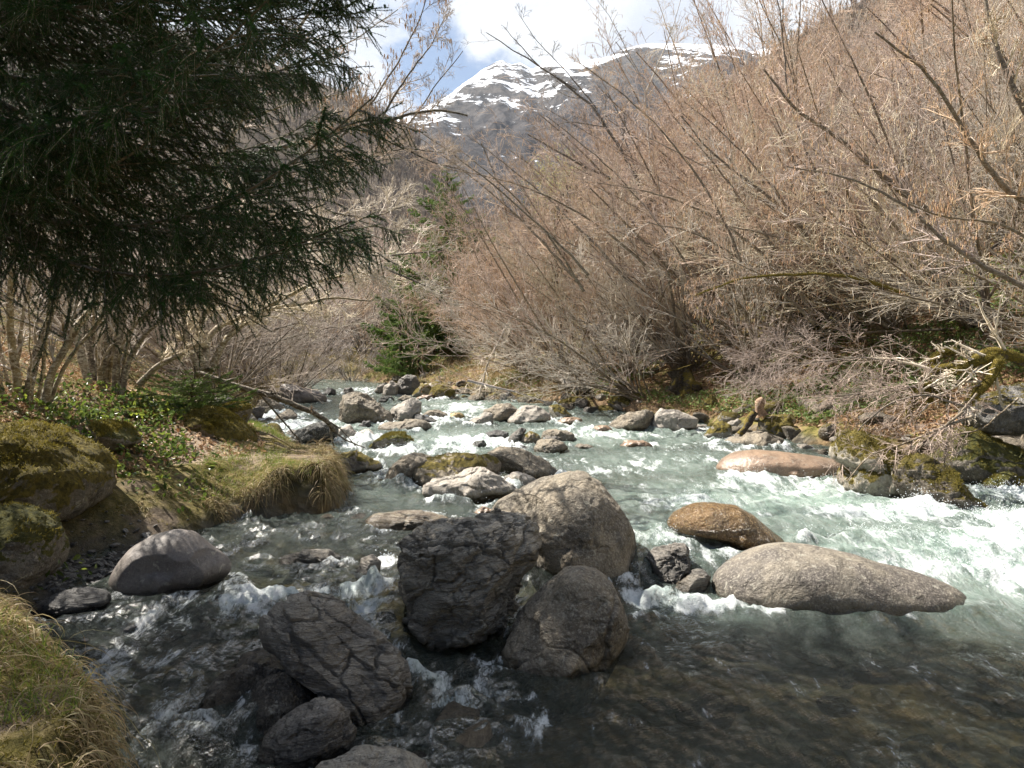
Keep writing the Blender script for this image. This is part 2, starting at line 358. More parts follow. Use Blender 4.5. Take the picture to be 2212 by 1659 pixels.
def rock(reg, pts, name, label, mat, group=None, Yc=None, T=None, seed=0, cuts=7, cutd=0.8, amp=0.035, freq=2.2, sub=5, ext=0.35, ridge=0.0, dip=(0.4, 0.5), chips=0.03, blocks=None, foam=1.0, Tk=0.42, cat='boulder', lean=0.0, dy=0.0):
    ox, oy, sc = REG[reg]
    P = np.array([(ox + sc * a, oy + sc * b) for a, b in pts])
    rng = np.random.default_rng(seed * 7 + 3)
    bi = P[:, 1].argmax(); w_px = np.ptp(P[:, 0])
    if Yc is None:
        yf = WP(P[bi, 0], P[bi, 1])[1]; T = T or Tk * w_px / FOC * yf; Yc = yf + 0.72 * T
    elif T is None: T = Tk * w_px / FOC * Yc
    Yc += dy
    Q = np.array([U(a, b, Yc) for a, b in P])[:, [0, 2]]
    # densify and convert to polar radius about the centroid
    n = len(Q); D = np.concatenate([Q[i] + (Q[(i + 1) % n] - Q[i]) * np.linspace(0, 1, 24, endpoint=False)[:, None] for i in range(n)])
    c = 0.5 * (Q.max(0) + Q.min(0)) * 0.5 + D.mean(0) * 0.5
    th = np.arctan2(D[:, 1] - c[1], D[:, 0] - c[0]); r = np.hypot(D[:, 0] - c[0], D[:, 1] - c[1])
    bins = 180; R = np.zeros(bins)
    idx = ((th + math.pi) / (2 * math.pi) * bins).astype(int) % bins
    np.maximum.at(R, idx, r)
    ok = R > 0; ti = (np.arange(bins) + .5)
    R = np.interp(ti, ti[ok], R[ok], period=bins)
    ks = np.exp(-0.5 * (np.arange(-6, 7) / 1.8) ** 2); ks /= ks.sum()
    R = np.convolve(np.concatenate([R[-6:], R, R[:6]]), ks, 'valid')
    V, F = ico(sub); V = V.copy()
    for i in range(cuts):
        a = rng.uniform(-1.3, 1.3); e = rng.uniform(-0.5, 0.9)
        nn = np.array([math.sin(a) * math.cos(e), -math.cos(a) * math.cos(e), math.sin(e)])
        if i % 3 == 2: nn[1] *= -1
        o = cutd + rng.uniform(-0.06, 0.08); dd = V @ nn - o
        V -= np.clip(dd, 0, None)[:, None] * nn * 0.92
    t = np.arctan2(V[:, 2], V[:, 0]); rp = np.hypot(V[:, 0], V[:, 2])
    tb = ((t + math.pi) / (2 * math.pi) * 60).astype(int) % 60; mx = np.zeros(60); np.maximum.at(mx, tb, rp)
    mx = np.where(mx > .3, mx, 1.0); mx = (np.roll(mx, 1) + 2 * mx + np.roll(mx, -1)) / 4
    rp = rp / np.interp((t + math.pi) / (2 * math.pi) * 60, np.arange(60) + .5, mx, period=60)
    Rt = np.interp((t + math.pi) / (2 * math.pi) * bins, ti, R, period=bins)
    rp = np.clip(rp, 0, 1.02) ** 0.9
    dn = np.clip(-np.sin(t), 0, 1)
    X = c[0] + np.cos(t) * Rt * rp; Z = c[1] + np.sin(t) * Rt * rp * (1 + ext * dn)
    Yy = Yc + V[:, 1] * T * (1 + 0.15 * dn) + lean * (Z - c[1])
    W = np.stack([X, Yy, Z], 1)
    sz = max(np.ptp(Q[:, 0]), np.ptp(Q[:, 1])) * 0.5
    amp *= 1.5
    nm = vert_normals(W, F); q = W / max(sz, 0.05) * freq * 0.5
    so_ = seed * 3.7
    d = amp * sz * (fbm(q[:, 0] + so_, q[:, 1], q[:, 2], 5, seed) * 1.3)
    if cuts > 0 and chips > 0:
        for kk, th_ in ((1.1, .12), (2.3, .2)):
            nn_ = fbm(q[:, 0] * kk + so_, q[:, 1] * kk, q[:, 2] * kk * 1.4, 3, seed + 31); d -= chips / kk * 1.5 * sz * (sstep(nn_, th_, th_ + .05) + sstep(-nn_, th_, th_ + .05) * -.7)
    if blocks is None and cuts > 0: blocks = (16, .028, (1, 1, 1))
    if blocks:
        nb, bam, bsc = blocks; sd = rng.uniform(-1.15, 1.15, (nb, 3)) * freq * .5 * np.array((1, 1, 1)); gr = rng.normal(size=(nb, 3)); of = rng.normal(size=nb)
        qq = (q - q.mean(0)); ca, sa = math.cos(dip[0]), math.sin(dip[0])
        wq = .18 * np.stack([fbm(qq[:, 0] * 2 + 5, qq[:, 1] * 2, qq[:, 2] * 2, 3, 61), fbm(qq[:, 0] * 2, qq[:, 1] * 2 + 9, qq[:, 2] * 2, 3, 62), fbm(qq[:, 0] * 2, qq[:, 1] * 2, qq[:, 2] * 2 + 3, 3, 63)], 1)
        rq = np.stack([qq[:, 0] * ca + qq[:, 2] * sa, qq[:, 1], -qq[:, 0] * sa + qq[:, 2] * ca], 1) + wq; bs = np.array(bsc)
        d1 = np.full(len(W), 1e9); d2 = d1.copy(); ii = np.zeros(len(W), int)
        for k in range(nb):
            dk = np.linalg.norm((rq - sd[k]) * bs, axis=1); m1 = dk < d1; d2 = np.where(m1, d1, np.minimum(d2, dk)); ii[m1] = k; d1 = np.where(m1, dk, d1)
        cell = bam * sz * (of[ii] * .6 + ((rq - sd[ii]) * gr[ii]).sum(1) / freq * 2.2)
        d += cell * sstep(d2 - d1, 0, .05) - bam * sz * 1.1 * (1 - sstep(d2 - d1, 0, .045))
    if ridge > 0:
        ca, sa = math.cos(dip[0]), math.sin(dip[0])
        u = q[:, 0] * ca + q[:, 2] * sa; w = -q[:, 0] * sa + q[:, 2] * ca
        wr = fbm(q[:, 0] * 1.3, q[:, 1] * 1.3, q[:, 2] * 1.3, 2, seed + 50) * 0.5
        r1 = fbm(u * 1.4 + wr, q[:, 1] * 1.4, w * 3.6 + wr, 4, seed + 9, 0.55)
        st = np.abs(r1); cr = np.exp(-(st / 0.05) ** 2)
        d += ridge * sz * (r1 * 0.8 - cr * 0.75)
    W = W + nm * d[:, None]
    loc = np.array((c[0], Yc, c[1]))
    hg = W[:, 2] - zw(W[:, 0], W[:, 1])
    me = make_mesh(name, W - loc, [F], M[mat], attrs={'hgt': hg})
    o = obj(name, me, loc=loc); tag(o, label, cat, group)
    if mat in ('mossy', 'mossdark', 'wedge', 'palemoss') and Yc < 13.5:
        nv = vert_normals(W, F); fc = rng.integers(0, len(F), int(14000 * min(1, sz / .6))); bc = rng.dirichlet((1, 1, 1), len(fc))
        pp = (W[F[fc]] * bc[..., None]).sum(1); pn = nv[F[fc, 0]]; mm = (pn[:, 2] > .15) & (pn[:, 2] + vnoise(pp[:, 0] * 5, pp[:, 1] * 5, pp[:, 2] * 5, 7) * .8 > (.35 if mat == 'mossy' else .6))
        MOSS.append((pp[mm], pn[mm]))
    ROCKS.append((c[0], Yc, np.ptp(Q[:, 0]) * 0.5, T, foam))
    return o
REG['F'] = (932.6, 603.5, .2976)
# foreground group in and round the dark pool
rock('A', [(1422,1005),(1450,940),(1560,870),(1700,800),(1830,775),(1930,785),(2030,840),(2110,930),(2170,1040),(2206,1110),(2222,1250),(2220,1420),(2050,1500),(1850,1420),(1660,1300),(1560,1150),(1460,1080)],
     'boulder', 'huge rounded tan boulder with pitted sunlit top behind the cracked boulder', 'tan', Yc=6.75, T=0.62, seed=1, sub=7, amp=0.04, cuts=2, cutd=.88, ridge=.006, chips=.012, blocks=False, ext=0.5)
rock('A', [(905,1220),(940,1120),(1060,1060),(1250,1022),(1400,1005),(1560,1022),(1640,1070),(1700,1130),(1722,1165),(1700,1215),(1650,1290),(1600,1400),(1560,1530),(1500,1590),(1400,1622),(1250,1650),(1100,1655),(980,1650),(905,1600),(912,1450),(940,1330)],
     'boulder', 'big craggy boulder split by deep cracks in mid foreground', 'crack', Yc=5.35, T=0.52, seed=2, sub=7, amp=0.04, ridge=0.05, blocks=(110, .055, (1, 1, 1.9)), dip=(0.5, 0.5), cuts=7, cutd=.78, ext=0.0, freq=3.2, lean=0.12)
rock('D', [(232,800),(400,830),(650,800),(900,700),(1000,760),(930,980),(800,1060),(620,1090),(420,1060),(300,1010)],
     'rock', 'dark rock put in for the shaded cavity under the craggy cracked boulder', 'wetdark', Yc=5.6, T=0.35, seed=3, amp=0.06, ext=0.4, cat='rock', sub=5)  # dark rock stands in for the shade of the hollow below the boulder
rock('D', [(1240,447),(1330,437),(1420,470),(1500,530),(1550,620),(1592,740),(1578,860),(1530,960),(1495,1010),(1400,1080),(1320,1125),(1150,1160),(950,1145),(810,1105),(755,1020),(825,880),(930,740),(1000,660),(1110,560),(1190,490)],
     'boulder', 'grey brown boulder with a dented face, lowest of the central trio', 'tan', Yc=4.95, T=0.46, seed=4, sub=7, amp=0.04, ridge=0.014, chips=.02, blocks=(7, .03, (1, 1, 1)), cuts=5, cutd=.78, ext=0.25)
rock('C', [(1420,740),(1480,680),(1600,620),(1700,640),(1800,690),(1950,790),(2100,880),(2190,980),(2212,1080),(2190,1200),(2150,1400),(2130,1490),(2050,1510),(1975,1480),(1900,1380),(1850,1230),(1800,1080),(1740,940),(1640,870),(1500,820)],
     'boulder', 'leaning folded slab of banded grey rock left of the cracked boulder', 'fold', Yc=4.25, T=0.36, seed=5, sub=7, amp=0.035, ridge=0.035, blocks=(45, .045, (.7, 1, 2.4)), dip=(-0.75, 0.5), cuts=6, ext=0.1, lean=0.15)
rock('C', [(1320,1490),(1400,1400),(1500,1310),(1600,1240),(1700,1210),(1830,1205),(1900,1260),(1932,1350),(1910,1440),(1850,1510),(1750,1570),(1550,1620),(1380,1600)],
     'boulder', 'brown rounded boulder low at the front below the folded slab', 'grey', Yc=3.75, T=0.26, seed=6, sub=6, blocks=(24, .03, (1, 1, 1.5)), amp=0.025, ridge=0.01, cuts=7, cutd=.8)
rock('C', [(1720,1560),(1780,1515),(1900,1500),(2000,1515),(2150,1518),(2230,1545),(2330,1600),(2200,1700),(1800,1700)],
     'rock', 'rough rock top cut off by the bottom edge of the view', 'crack', Yc=3.35, T=0.22, seed=7, amp=0.05, cat='rock')
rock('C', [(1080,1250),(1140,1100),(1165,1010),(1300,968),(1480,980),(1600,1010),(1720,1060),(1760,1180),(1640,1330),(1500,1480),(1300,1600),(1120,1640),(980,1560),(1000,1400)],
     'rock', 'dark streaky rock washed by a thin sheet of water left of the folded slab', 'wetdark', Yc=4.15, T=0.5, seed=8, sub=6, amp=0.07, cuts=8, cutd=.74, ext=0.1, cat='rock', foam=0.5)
rock('C', [(690,1320),(760,1230),(900,1190),(1010,1230),(1020,1340),(900,1400),(750,1400)],
     'rock', 'rusty brown stone just under the water of the near left channel', 'orange', Yc=3.95, T=0.25, seed=9, amp=0.05, cat='rock', foam=.4)
rock('C', [(608,520),(650,440),(720,350),(820,290),(950,258),(1030,270),(1100,320),(1180,390),(1242,445),(1245,490),(1180,545),(1100,590),(950,622),(800,625),(700,605),(620,565)],
     'boulder', 'smooth purple grey boulder with a flat wet face at the pebble beach', 'smoothgrey', seed=10, sub=6, amp=0.02, cuts=4, cutd=.84, chips=0, blocks=False, ext=0.3, Tk=0.34)
rock('C', [(160,700),(300,622),(440,590),(540,608),(582,648),(560,690),(400,712),(250,732)],
     'rock', 'flat dark slate slab lying at the edge of the pebble beach', 'slate', Yc=5.25, T=0.22, seed=11, amp=0.03, cat='rock', cuts=8, cutd=.7)
rock('B', [(525,1450),(530,1370),(600,1300),(700,1240),(800,1200),(900,1188),(1100,1190),(1300,1230),(1500,1290),(1650,1335),(1780,1385),(1870,1430),(1912,1500),(1905,1580),(1800,1640),(1400,1660),(1000,1650),(750,1600),(600,1550)],
     'boulder', 'long whale backed mottled boulder between the pool and the white rapids on the right', 'whale', Yc=6.2, T=0.55, seed=12, sub=7, amp=0.022, cuts=0, cutd=.86, ext=1.0)
rock('E', [(50,300),(90,260),(170,220),(230,195),(290,210),(330,250),(337,310),(300,380),(230,450),(120,520),(60,500),(35,390)],
     'boulder', 'dark grey blocky boulder wedged against the right side of the huge rounded boulder', 'grey', Yc=6.5, T=0.24, seed=13, amp=0.05, ridge=0.03, cuts=10, cutd=.72, sub=6)
rock('E', [(135,545),(180,480),(260,410),(340,350),(400,347),(432,380),(428,440),(380,485),(250,550),(180,575)],
     'rock', 'small slanting striped rock beside the left tip of the whale backed boulder', 'fold', Yc=6.25, T=0.16, seed=14, amp=0.04, ridge=0.04, cat='rock', cuts=8)
rock('B', [(265,1085),(300,1010),(400,960),(520,940),(640,955),(730,1010),(800,1070),(870,1130),(960,1172),(920,1200),(820,1195),(700,1160),(560,1125),(400,1095)],
     'boulder', 'orange brown wet boulder with rapids pouring round it', 'orange', seed=15, sub=6, amp=0.03, cuts=0, cutd=.86, Tk=0.32, ext=0.6, foam=1.5)
rock('B', [(525,770),(560,720),(640,672),(740,658),(900,668),(1050,690),(1200,715),(1250,745),(1250,795),(1150,805),(1000,805),(850,795),(740,805),(620,795)],
     'boulder', 'low smooth reddish boulder with dark spots under the overhanging twigs', 'red', seed=16, sub=6, amp=0.02, cuts=0, cutd=.88, Tk=0.3, ext=0.6)
rock('E', [(1540,780),(1700,715),(1850,694),(1950,690),(2050,720),(2212,800),(2350,900),(2250,1000),(1900,930),(1700,860)],
     'rock', 'brown stone barely breaking the pool surface near the right edge', 'tan', Yc=5.35, T=0.45, seed=17, amp=0.03, cat='rock', foam=0.0, dy=0.1)
# shards on the right shore
rock('B', [(1225,840),(1260,740),(1180,690),(1195,620),(1290,570),(1420,565),(1520,640),(1600,720),(1590,830),(1500,900),(1390,890),(1280,868)],
     'rock', 'pale ribbed slab under the mass of dead twigs on the right shore', 'palemoss', Yc=9.4, T=0.5, seed=18, sub=6, amp=0.04, ridge=0.05, dip=(1.2, 0.4), cat='rock', cuts=8)
rock('B', [(1540,740),(1600,690),(1650,680),(1750,720),(1850,830),(1950,930),(2005,985),(1965,1015),(1800,1030),(1680,1018),(1560,920),(1520,830)],
     'boulder', 'dark wedge shaped boulder streaked with moss, standing in the rapids at right', 'wedge', Yc=8.7, T=0.45, seed=19, sub=6, amp=0.03, ridge=0.04, dip=(0.9, 0.4), cuts=6, cutd=.78)
rock('B', [(1720,720),(1760,620),(1860,540),(1960,535),(2080,605),(2212,690),(2330,780),(2300,860),(2100,800),(1960,810),(1850,795)],
     'boulder', 'mossy brown boulder holding up the big grey block at the right edge', 'mossdark', Yc=10.2, T=0.6, seed=20, sub=6, amp=0.03, cuts=8, cutd=.76)
rock('B', [(1895,470),(1900,385),(2000,340),(2150,302),(2250,285),(2380,310),(2420,450),(2360,560),(2212,562),(2050,567),(1980,560),(1915,515)],
     'boulder', 'large angular grey block perched under mossy limbs at the right edge', 'block', Yc=10.3, T=0.6, seed=21, sub=6, amp=0.02, ridge=0.02, dip=(1.4, 0.4), cuts=10, cutd=.70, ext=0.0)
rock('B', [(1995,845),(2050,792),(2120,765),(2166,792),(2160,842),(2100,880),(2020,878)], 'rock', 'small brown stone in foam beside the mossy wedge boulder', 'mossdark', seed=22, cat='rock')
rock('B', [(2120,870),(2160,820),(2240,800),(2300,850),(2250,890),(2160,890)], 'rock', 'mossy stone cut by the right edge of the view in white water', 'mossy', seed=23, cat='rock')
# right shoreline, from the river bend towards the camera
rs = [
 ([(180,545),(190,480),(240,435),(330,440),(430,480),(425,535),(330,555)], 'pale', 'broad pale boulder on the right shore below the twiggy hazel stool'),
 ([(-60,550),(-50,510),(0,480),(60,450),(150,435),(200,460),(186,543),(60,552)], 'tan', 'slanting tan boulder just left of the broad pale shore boulder'),
 ([(460,575),(520,510),(570,490),(612,520),(632,585),(560,598)], 'palemoss', 'half mossy pointed boulder at the right shore waterline'),
 ([(555,615),(700,570),(800,558),(905,600),(900,645),(750,648)], 'tan', 'long low tan rock below the mossy shore boulders'),
 ([(748,560),(752,490),(830,465),(920,458),(962,520),(945,605),(850,595),(770,575)], 'mossy', 'thickly mossed boulder right of the slanting brown log'),
 ([(968,580),(978,525),(1040,480),(1130,472),(1184,500),(1150,575),(1060,605)], 'mossdark', 'mossy boulder with a white left flank above a dark hollow'),
 ([(600,512),(655,480),(692,500),(655,550),(610,545)], 'pale', 'small white stone left of the slanting brown log'),
 ([(428,485),(480,460),(522,480),(492,508)], 'pale', 'small flat pale stone on the shore right of the broad pale boulder'),
 ([(448,455),(500,370),(548,345),(558,420),(532,470)], 'mossy', 'upright moss covered stone on the right bank by the dark hollow'),
 ([(1290,815),(1360,800),(1420,820),(1400,850),(1300,850)], 'red', 'small reddish stone awash by the overhanging twigs'),
 ([(0,635),(60,605),(150,600),(196,632),(120,648)], 'red', 'smooth reddish brown stone awash in mid river rapids'),
 ([(790,640),(830,610),(880,605),(905,635),(850,648)], 'pale', 'small pale rock at the water end of the long low tan rock'),
]
for i, (p, mt, lb) in enumerate(rs):
    rock('B', p, 'boulder' if len(p) > 6 else 'rock', lb, mt, seed=30 + i, sub=5, Tk=0.4, cuts=7, cutd=.77, cat='boulder' if len(p) > 6 else 'rock')
# middle and far rocks
ra = [
 ([(498,740),(540,700),(600,680),(650,672),(700,652),(740,690),(785,702),(842,746),(780,775),(600,788),(520,775)], 'tanmoss', 'low two humped rock off the tip of the grassy bank', {}),
 ([(828,848),(860,790),(890,740),(950,690),(1040,673),(1120,690),(1115,770),(1010,852),(850,856)], 'tan', 'tan boulder at the left of the sunny mid stream cluster', {}),
 ([(1000,810),(1010,740),(1080,700),(1200,670),(1300,656),(1400,680),(1460,710),(1489,762),(1485,815),(1300,860),(1080,868),(1020,855)], 'tanmoss', 'rounded boulder rimmed with moss in the sunny mid stream cluster', {'sub': 6}),
 ([(1068,850),(1072,826),(1150,803),(1250,780),(1390,733),(1440,770),(1540,830),(1610,862),(1560,905),(1450,938),(1300,940),(1180,905),(1080,885)], 'pale', 'flat topped wedge slab, frontmost of the sunny mid stream cluster', {'sub': 6, 'cutd': .68, 'cuts': 9, 'ridge': .02, 'dip': (0.3, .3)}),
 ([(1400,665),(1480,645),(1580,650),(1680,690),(1750,735),(1805,778),(1780,805),(1680,825),(1560,790),(1440,730)], 'tan', 'brown sloping boulder at the back of the sunny mid stream cluster', {'sub': 6}),
 ([(1480,800),(1560,770),(1650,800),(1690,830),(1620,870),(1500,855)], 'pale', 'white slab wedged in the back right of the mid stream cluster', {}),
 ([(738,1065),(800,1020),(950,998),(1100,1008),(1214,1042),(1200,1070),(1080,1085),(900,1094),(770,1090)], 'layer', 'flat banded stone barely above the shallow water', {'Tk': .3}),
 ([(248,1270),(310,1230),(420,1198),(560,1188),(624,1230),(604,1275),(450,1300),(320,1290)], 'fold', 'dark streamlined stone with water curling round it', {'Tk': .3, 'foam': 1.2}),
 ([(688,1320),(715,1250),(780,1225),(828,1268),(818,1335),(765,1378),(705,1368)], 'fold', 'small dark stone with water pouring past, left of the cracked boulder', {'foam': 1.5}),
 ([(558,882),(600,858),(658,880),(625,898),(580,898)], 'tan', 'tiny stone beside the overhanging tip of the bank', {}),
 ([(518,930),(560,902),(645,922),(610,940)], 'slate', 'flat dark stone awash under the tip of the bank', {}),
 ([(1330,1000),(1380,960),(1440,980),(1430,1010),(1360,1015)], 'red', 'small awash stone left of the huge rounded boulder', {}),
 ([(578,490),(585,420),(600,350),(680,333),(750,343),(820,398),(880,450),(908,503),(800,515),(700,518),(600,508)], 'tan', 'large knobbly tan boulder by the end of the fallen branch', {'sub': 6, 'amp': .06, 'ridge': .03}),
 ([(878,435),(940,390),(1000,366),(1048,390),(1058,440),(1000,505),(940,505),(900,465)], 'pale', 'rounded boulder with a reddish face right of the knobbly boulder', {}),
 ([(985,500),(1010,460),(1060,455),(1145,500),(1110,512),(1040,505)], 'slate', 'dark sliver of rock leaning below the reddish faced boulder', {}),
 ([(785,545),(850,508),(1000,492),(1080,495),(1112,532),(1050,555),(850,556)], 'tan', 'long low stone in the stream below the knobbly boulder', {}),
 ([(355,600),(365,550),(440,520),(560,503),(600,520),(590,590),(500,625),(400,628)], 'blackmoss', 'black lichened rock under the tip of the fallen branch', {'ridge': .05, 'amp': .07}),
 ([(555,600),(590,540),(645,513),(700,560),(760,538),(804,582),(700,606)], 'pale', 'jagged whitish rock right of the black lichened one', {'ridge': .04, 'amp': .08}),
 ([(700,525),(735,495),(775,492),(772,528),(730,535)], 'slate', 'small square dark stone between jagged and knobbly rocks', {}),
 ([(742,645),(790,600),(860,565),(940,556),(1000,588),(1022,612),(950,625),(880,645),(790,652)], 'mossdark', 'dark wet humped rock in the middle of the upper stream', {}),
 ([(258,340),(280,295),(330,288),(440,318),(500,345),(532,365),(520,395),(400,405),(290,380)], 'smoothgrey', 'big smooth grey boulder by the left shore upstream', {}),
 ([(138,445),(160,380),(220,362),(300,420),(320,455),(250,470)], 'tan', 'tan rock behind the fallen branch at the left shore', {}),
 ([(90,560),(110,470),(150,490),(205,545),(200,570),(150,570)], 'mossdark', 'dark shore rock behind the mossy mound on the left bank', {}),
 ([(512,348),(540,308),(580,323),(588,350),(550,358)], 'slate', 'small dark stone upstream in a gap of white water', {}),
 ([(618,345),(630,315),(670,311),(692,342),(655,352)], 'grey', 'small grey stone just behind the knobbly boulder', {}),
 ([(790,335),(808,298),(845,292),(870,330),(830,348)], 'pale', 'leftmost pale stone of the far upstream heap', {}),
 ([(835,352),(850,300),(890,276),(930,300),(920,352),(870,362)], 'pale', 'pinkish boulder second from left in the far upstream heap', {}),
 ([(885,350),(930,270),(970,240),(1020,245),(1040,300),(1030,345),(960,360)], 'grey', 'tallest grey boulder of the far upstream heap', {}),
 ([(812,392),(835,355),(890,360),(908,382),(870,398)], 'blackmoss', 'black wet stone below the far upstream heap', {}),
 ([(920,380),(960,352),(1000,362),(1000,388),(950,392)], 'tan', 'small tan stone below the tall grey far boulder', {}),
 ([(998,350),(1040,300),(1085,292),(1120,335),(1060,372),(1010,370)], 'palemoss', 'yellowish boulder beside the far heap', {}),
 ([(1080,365),(1110,310),(1170,290),(1232,330),(1236,378),(1130,383)], 'mossy', 'bright mossy boulder on the far right shore', {}),
 ([(1000,378),(1060,350),(1120,345),(1114,378),(1040,386)], 'red', 'flat brownish slab in the far shallows', {}),
 ([(1288,520),(1330,480),(1400,443),(1442,455),(1444,515),(1350,526)], 'pale', 'sloping pale slab with orange foot in the upper rapids', {}),
 ([(1385,440),(1450,405),(1530,398),(1574,430),(1562,485),(1470,510)], 'tan', 'round tan boulder behind the sloping pale slab', {}),
 ([(1518,505),(1540,460),(1600,415),(1680,408),(1748,450),(1754,495),(1660,520),(1560,520)], 'pale', 'big domed boulder with pink foot in the upper rapids', {}),
 ([(1738,415),(1765,402),(1790,400),(1850,440),(1884,468),(1840,486),(1770,490),(1748,455)], 'palemoss', 'pale boulder with mossy right side, right of the domed boulder', {}),
 ([(1762,505),(1830,476),(1880,478),(1925,490),(1915,515),(1800,520)], 'red', 'low reddish stone in front of the pale mossy sided boulder', {}),
 ([(1968,555),(2000,520),(2060,513),(2094,548),(2000,560)], 'red', 'small brown stone between the low reddish stone and the slanting tan boulder', {}),
 ([(1395,595),(1400,560),(1460,543),(1530,553),(1532,605),(1460,612)], 'slate', 'dark stone at the back left of the small mid river heap', {}),
 ([(1505,625),(1540,570),(1590,525),(1625,540),(1600,590),(1560,630)], 'grey', 'steep pointed stone in the small mid river heap', {}),
 ([(1575,625),(1600,570),(1640,548),(1692,570),(1704,605),(1640,632)], 'tanmoss', 'lichened round stone in the middle of the mid river heap', {}),
 ([(1700,600),(1712,545),(1760,533),(1840,540),(1885,565),(1888,600),(1800,615)], 'tan', 'broad stone at the back right of the small mid river heap', {}),
 ([(1692,605),(1730,568),(1790,575),(1825,605),(1760,618)], 'grey', 'grey flat stone sunk between the others of the mid river heap', {}),
 ([(1658,645),(1680,605),(1760,593),(1830,610),(1858,652),(1780,678),(1680,673)], 'tan', 'egg shaped brown stone at the front of the mid river heap', {}),
 ([(1313,640),(1340,605),(1390,600),(1404,628),(1350,642)], 'blackmoss', 'low black stone at the left end of the mid river heap', {}),
 ([(1408,615),(1425,585),(1455,590),(1458,615)], 'grey', 'tiny upright stone under the dark one of the mid river heap', {}),
 ([(1538,645),(1580,623),(1660,635),(1665,668),(1590,660)], 'slate', 'wet flat stone just left of the egg shaped stone', {}),
 ([(1868,650),(1900,622),(1960,622),(2002,642),(1940,655)], 'tan', 'small stone awash right of the egg shaped stone', {}),
 ([(1183,482),(1210,452),(1260,450),(1292,465),(1270,492)], 'yellow', 'yellow stone under shallow water above the rapids', {}),
 ([(1048,465),(1090,438),(1150,433),(1202,465),(1150,492),(1080,480)], 'tan', 'low brown stone beside the yellow underwater stone', {}),
]
for i, (p, mt, lb, kw) in enumerate(ra):
    k = dict(seed=60 + i, sub=5, Tk=0.4, cuts=8, cutd=.76, amp=0.04); k.update(kw)
    rock('A', p, 'boulder' if len(p) > 6 else 'rock', lb, mt, cat='boulder' if len(p) > 6 else 'rock', **k)
rf = [
 ([(900,915),(940,870),(1040,835),(1090,850),(1150,890),(1190,930),(1050,945)], 'mossy', 'bright green mossed flat boulder under the dead grey branch'),
 ([(1270,890),(1300,850),(1360,835),(1450,870),(1440,920),(1300,920)], 'mossy', 'orange green mossed boulder left of the broad pale boulder'),
 ([(1380,960),(1375,900),(1420,885),(1480,920),(1520,965),(1440,985)], 'palemoss', 'pale boulder with a mossy crest at the right shore'),
 ([(1145,1000),(1180,950),(1260,920),(1330,930),(1390,990),(1250,1008)], 'palemoss', 'wet brown and mossy boulder half in the water at the right shore'),
 ([(1560,970),(1590,945),(1650,950),(1670,975),(1610,985)], 'mossy', 'small bright mossy stone between two shore boulders'),
 ([(1470,910),(1490,880),(1560,890),(1620,935),(1540,945)], 'pale', 'whitish stone under the hazel stool on the right bank'),
 ([(480,905),(500,830),(560,810),(600,850),(660,905),(560,925)], 'grey', 'grey jagged rock beneath the hanging dead branch'),
 ([(355,880),(370,800),(430,785),(480,820),(480,890),(400,905)], 'palemoss', 'mossy topped pale boulder behind the hanging dead branch'),
 ([(1690,830),(1700,780),(1740,765),(1790,800),(1780,850),(1720,860)], 'tan', 'brown stone sunk in the bank below the hazel stool'),
 ([(1300,800),(1330,740),(1400,735),(1470,790),(1440,840),(1330,840)], 'mossy', 'pale yellow mossy hump on the bank left of the hazel stool'),
 ([(1940,985),(1975,880),(2030,830),(2080,870),(2080,960),(2010,995)], 'mossy', 'tall golden mossed stone right of the dark hollow'),
]
for i, (p, mt, lb) in enumerate(rf):
    P0 = [(REG['F'][0] + a * .2976, REG['F'][1] + b * .2976) for a, b in p]; bx, by = max(P0, key=lambda q: q[1])
    y0 = GP(bx, by)[1]
    rock('F', p, 'boulder', lb, mt, seed=130 + i, Yc=y0 + 0.35, sub=5, cuts=8, cutd=.76)
# left bank mossy boulders
rl = [
 ([(-200,1300),(-100,1200),(0,1180),(150,1175),(330,1200),(480,1270),(620,1370),(760,1460),(900,1560),(980,1660),(900,1800),(600,1830),(300,1850),(-100,1850)], 'mossy', 'large moss covered boulder at the left edge above the pebble beach', 6.7, .8, 6),
 ([(1215,1010),(1260,965),(1380,960),(1500,985),(1600,1050),(1700,1150),(1790,1215),(1650,1260),(1450,1250),(1290,1180)], 'mossdark', 'dark brown mossy boulder behind the dirt path', 9.8, .45, 5),
 ([(1790,1200),(1800,1120),(1860,1050),(1980,1018),(2100,1050),(2250,1130),(2400,1230),(2500,1300),(2300,1340),(2000,1310)], 'mossy', 'golden moss boulder at the far side of the bank path', 9.9, .45, 5),
 ([(2080,1000),(2120,960),(2250,950),(2400,960),(2420,1020),(2350,1120),(2200,1060)], 'mossy', 'mossy block behind the golden moss boulder', 11.0, .4, 5),
 ([(400,1000),(430,860),(480,700),(540,690),(620,800),(650,900),(620,1000),(500,1050)], 'mossy', 'mossy stump like boulder between the left trunks', 10.4, .4, 5),
 ([(600,920),(620,740),(700,670),(790,690),(830,800),(840,900),(700,960)], 'mossy', 'bright green mossed boulder behind the pale left trunks', 12.2, .5, 5),
 ([(150,900),(190,720),(260,640),(330,680),(380,820),(330,900)], 'mossy', 'yellow lit mossy boulder at the far left between trunks', 11.6, .5, 5),
 ([(900,1200),(930,1140),(1020,1120),(1130,1170),(1220,1240),(1330,1310),(1200,1340),(1000,1290)], 'mossdark', 'low mossy hump dividing the ivy from the path', 8.4, .35, 5),
]
for i, (p, mt, lb, y, t, sb) in enumerate(rl):
    rock('L', p, 'boulder', lb, mt, seed=150 + i, Yc=y, T=t, sub=sb, cuts=6, cutd=.8, amp=.07, ext=.9)
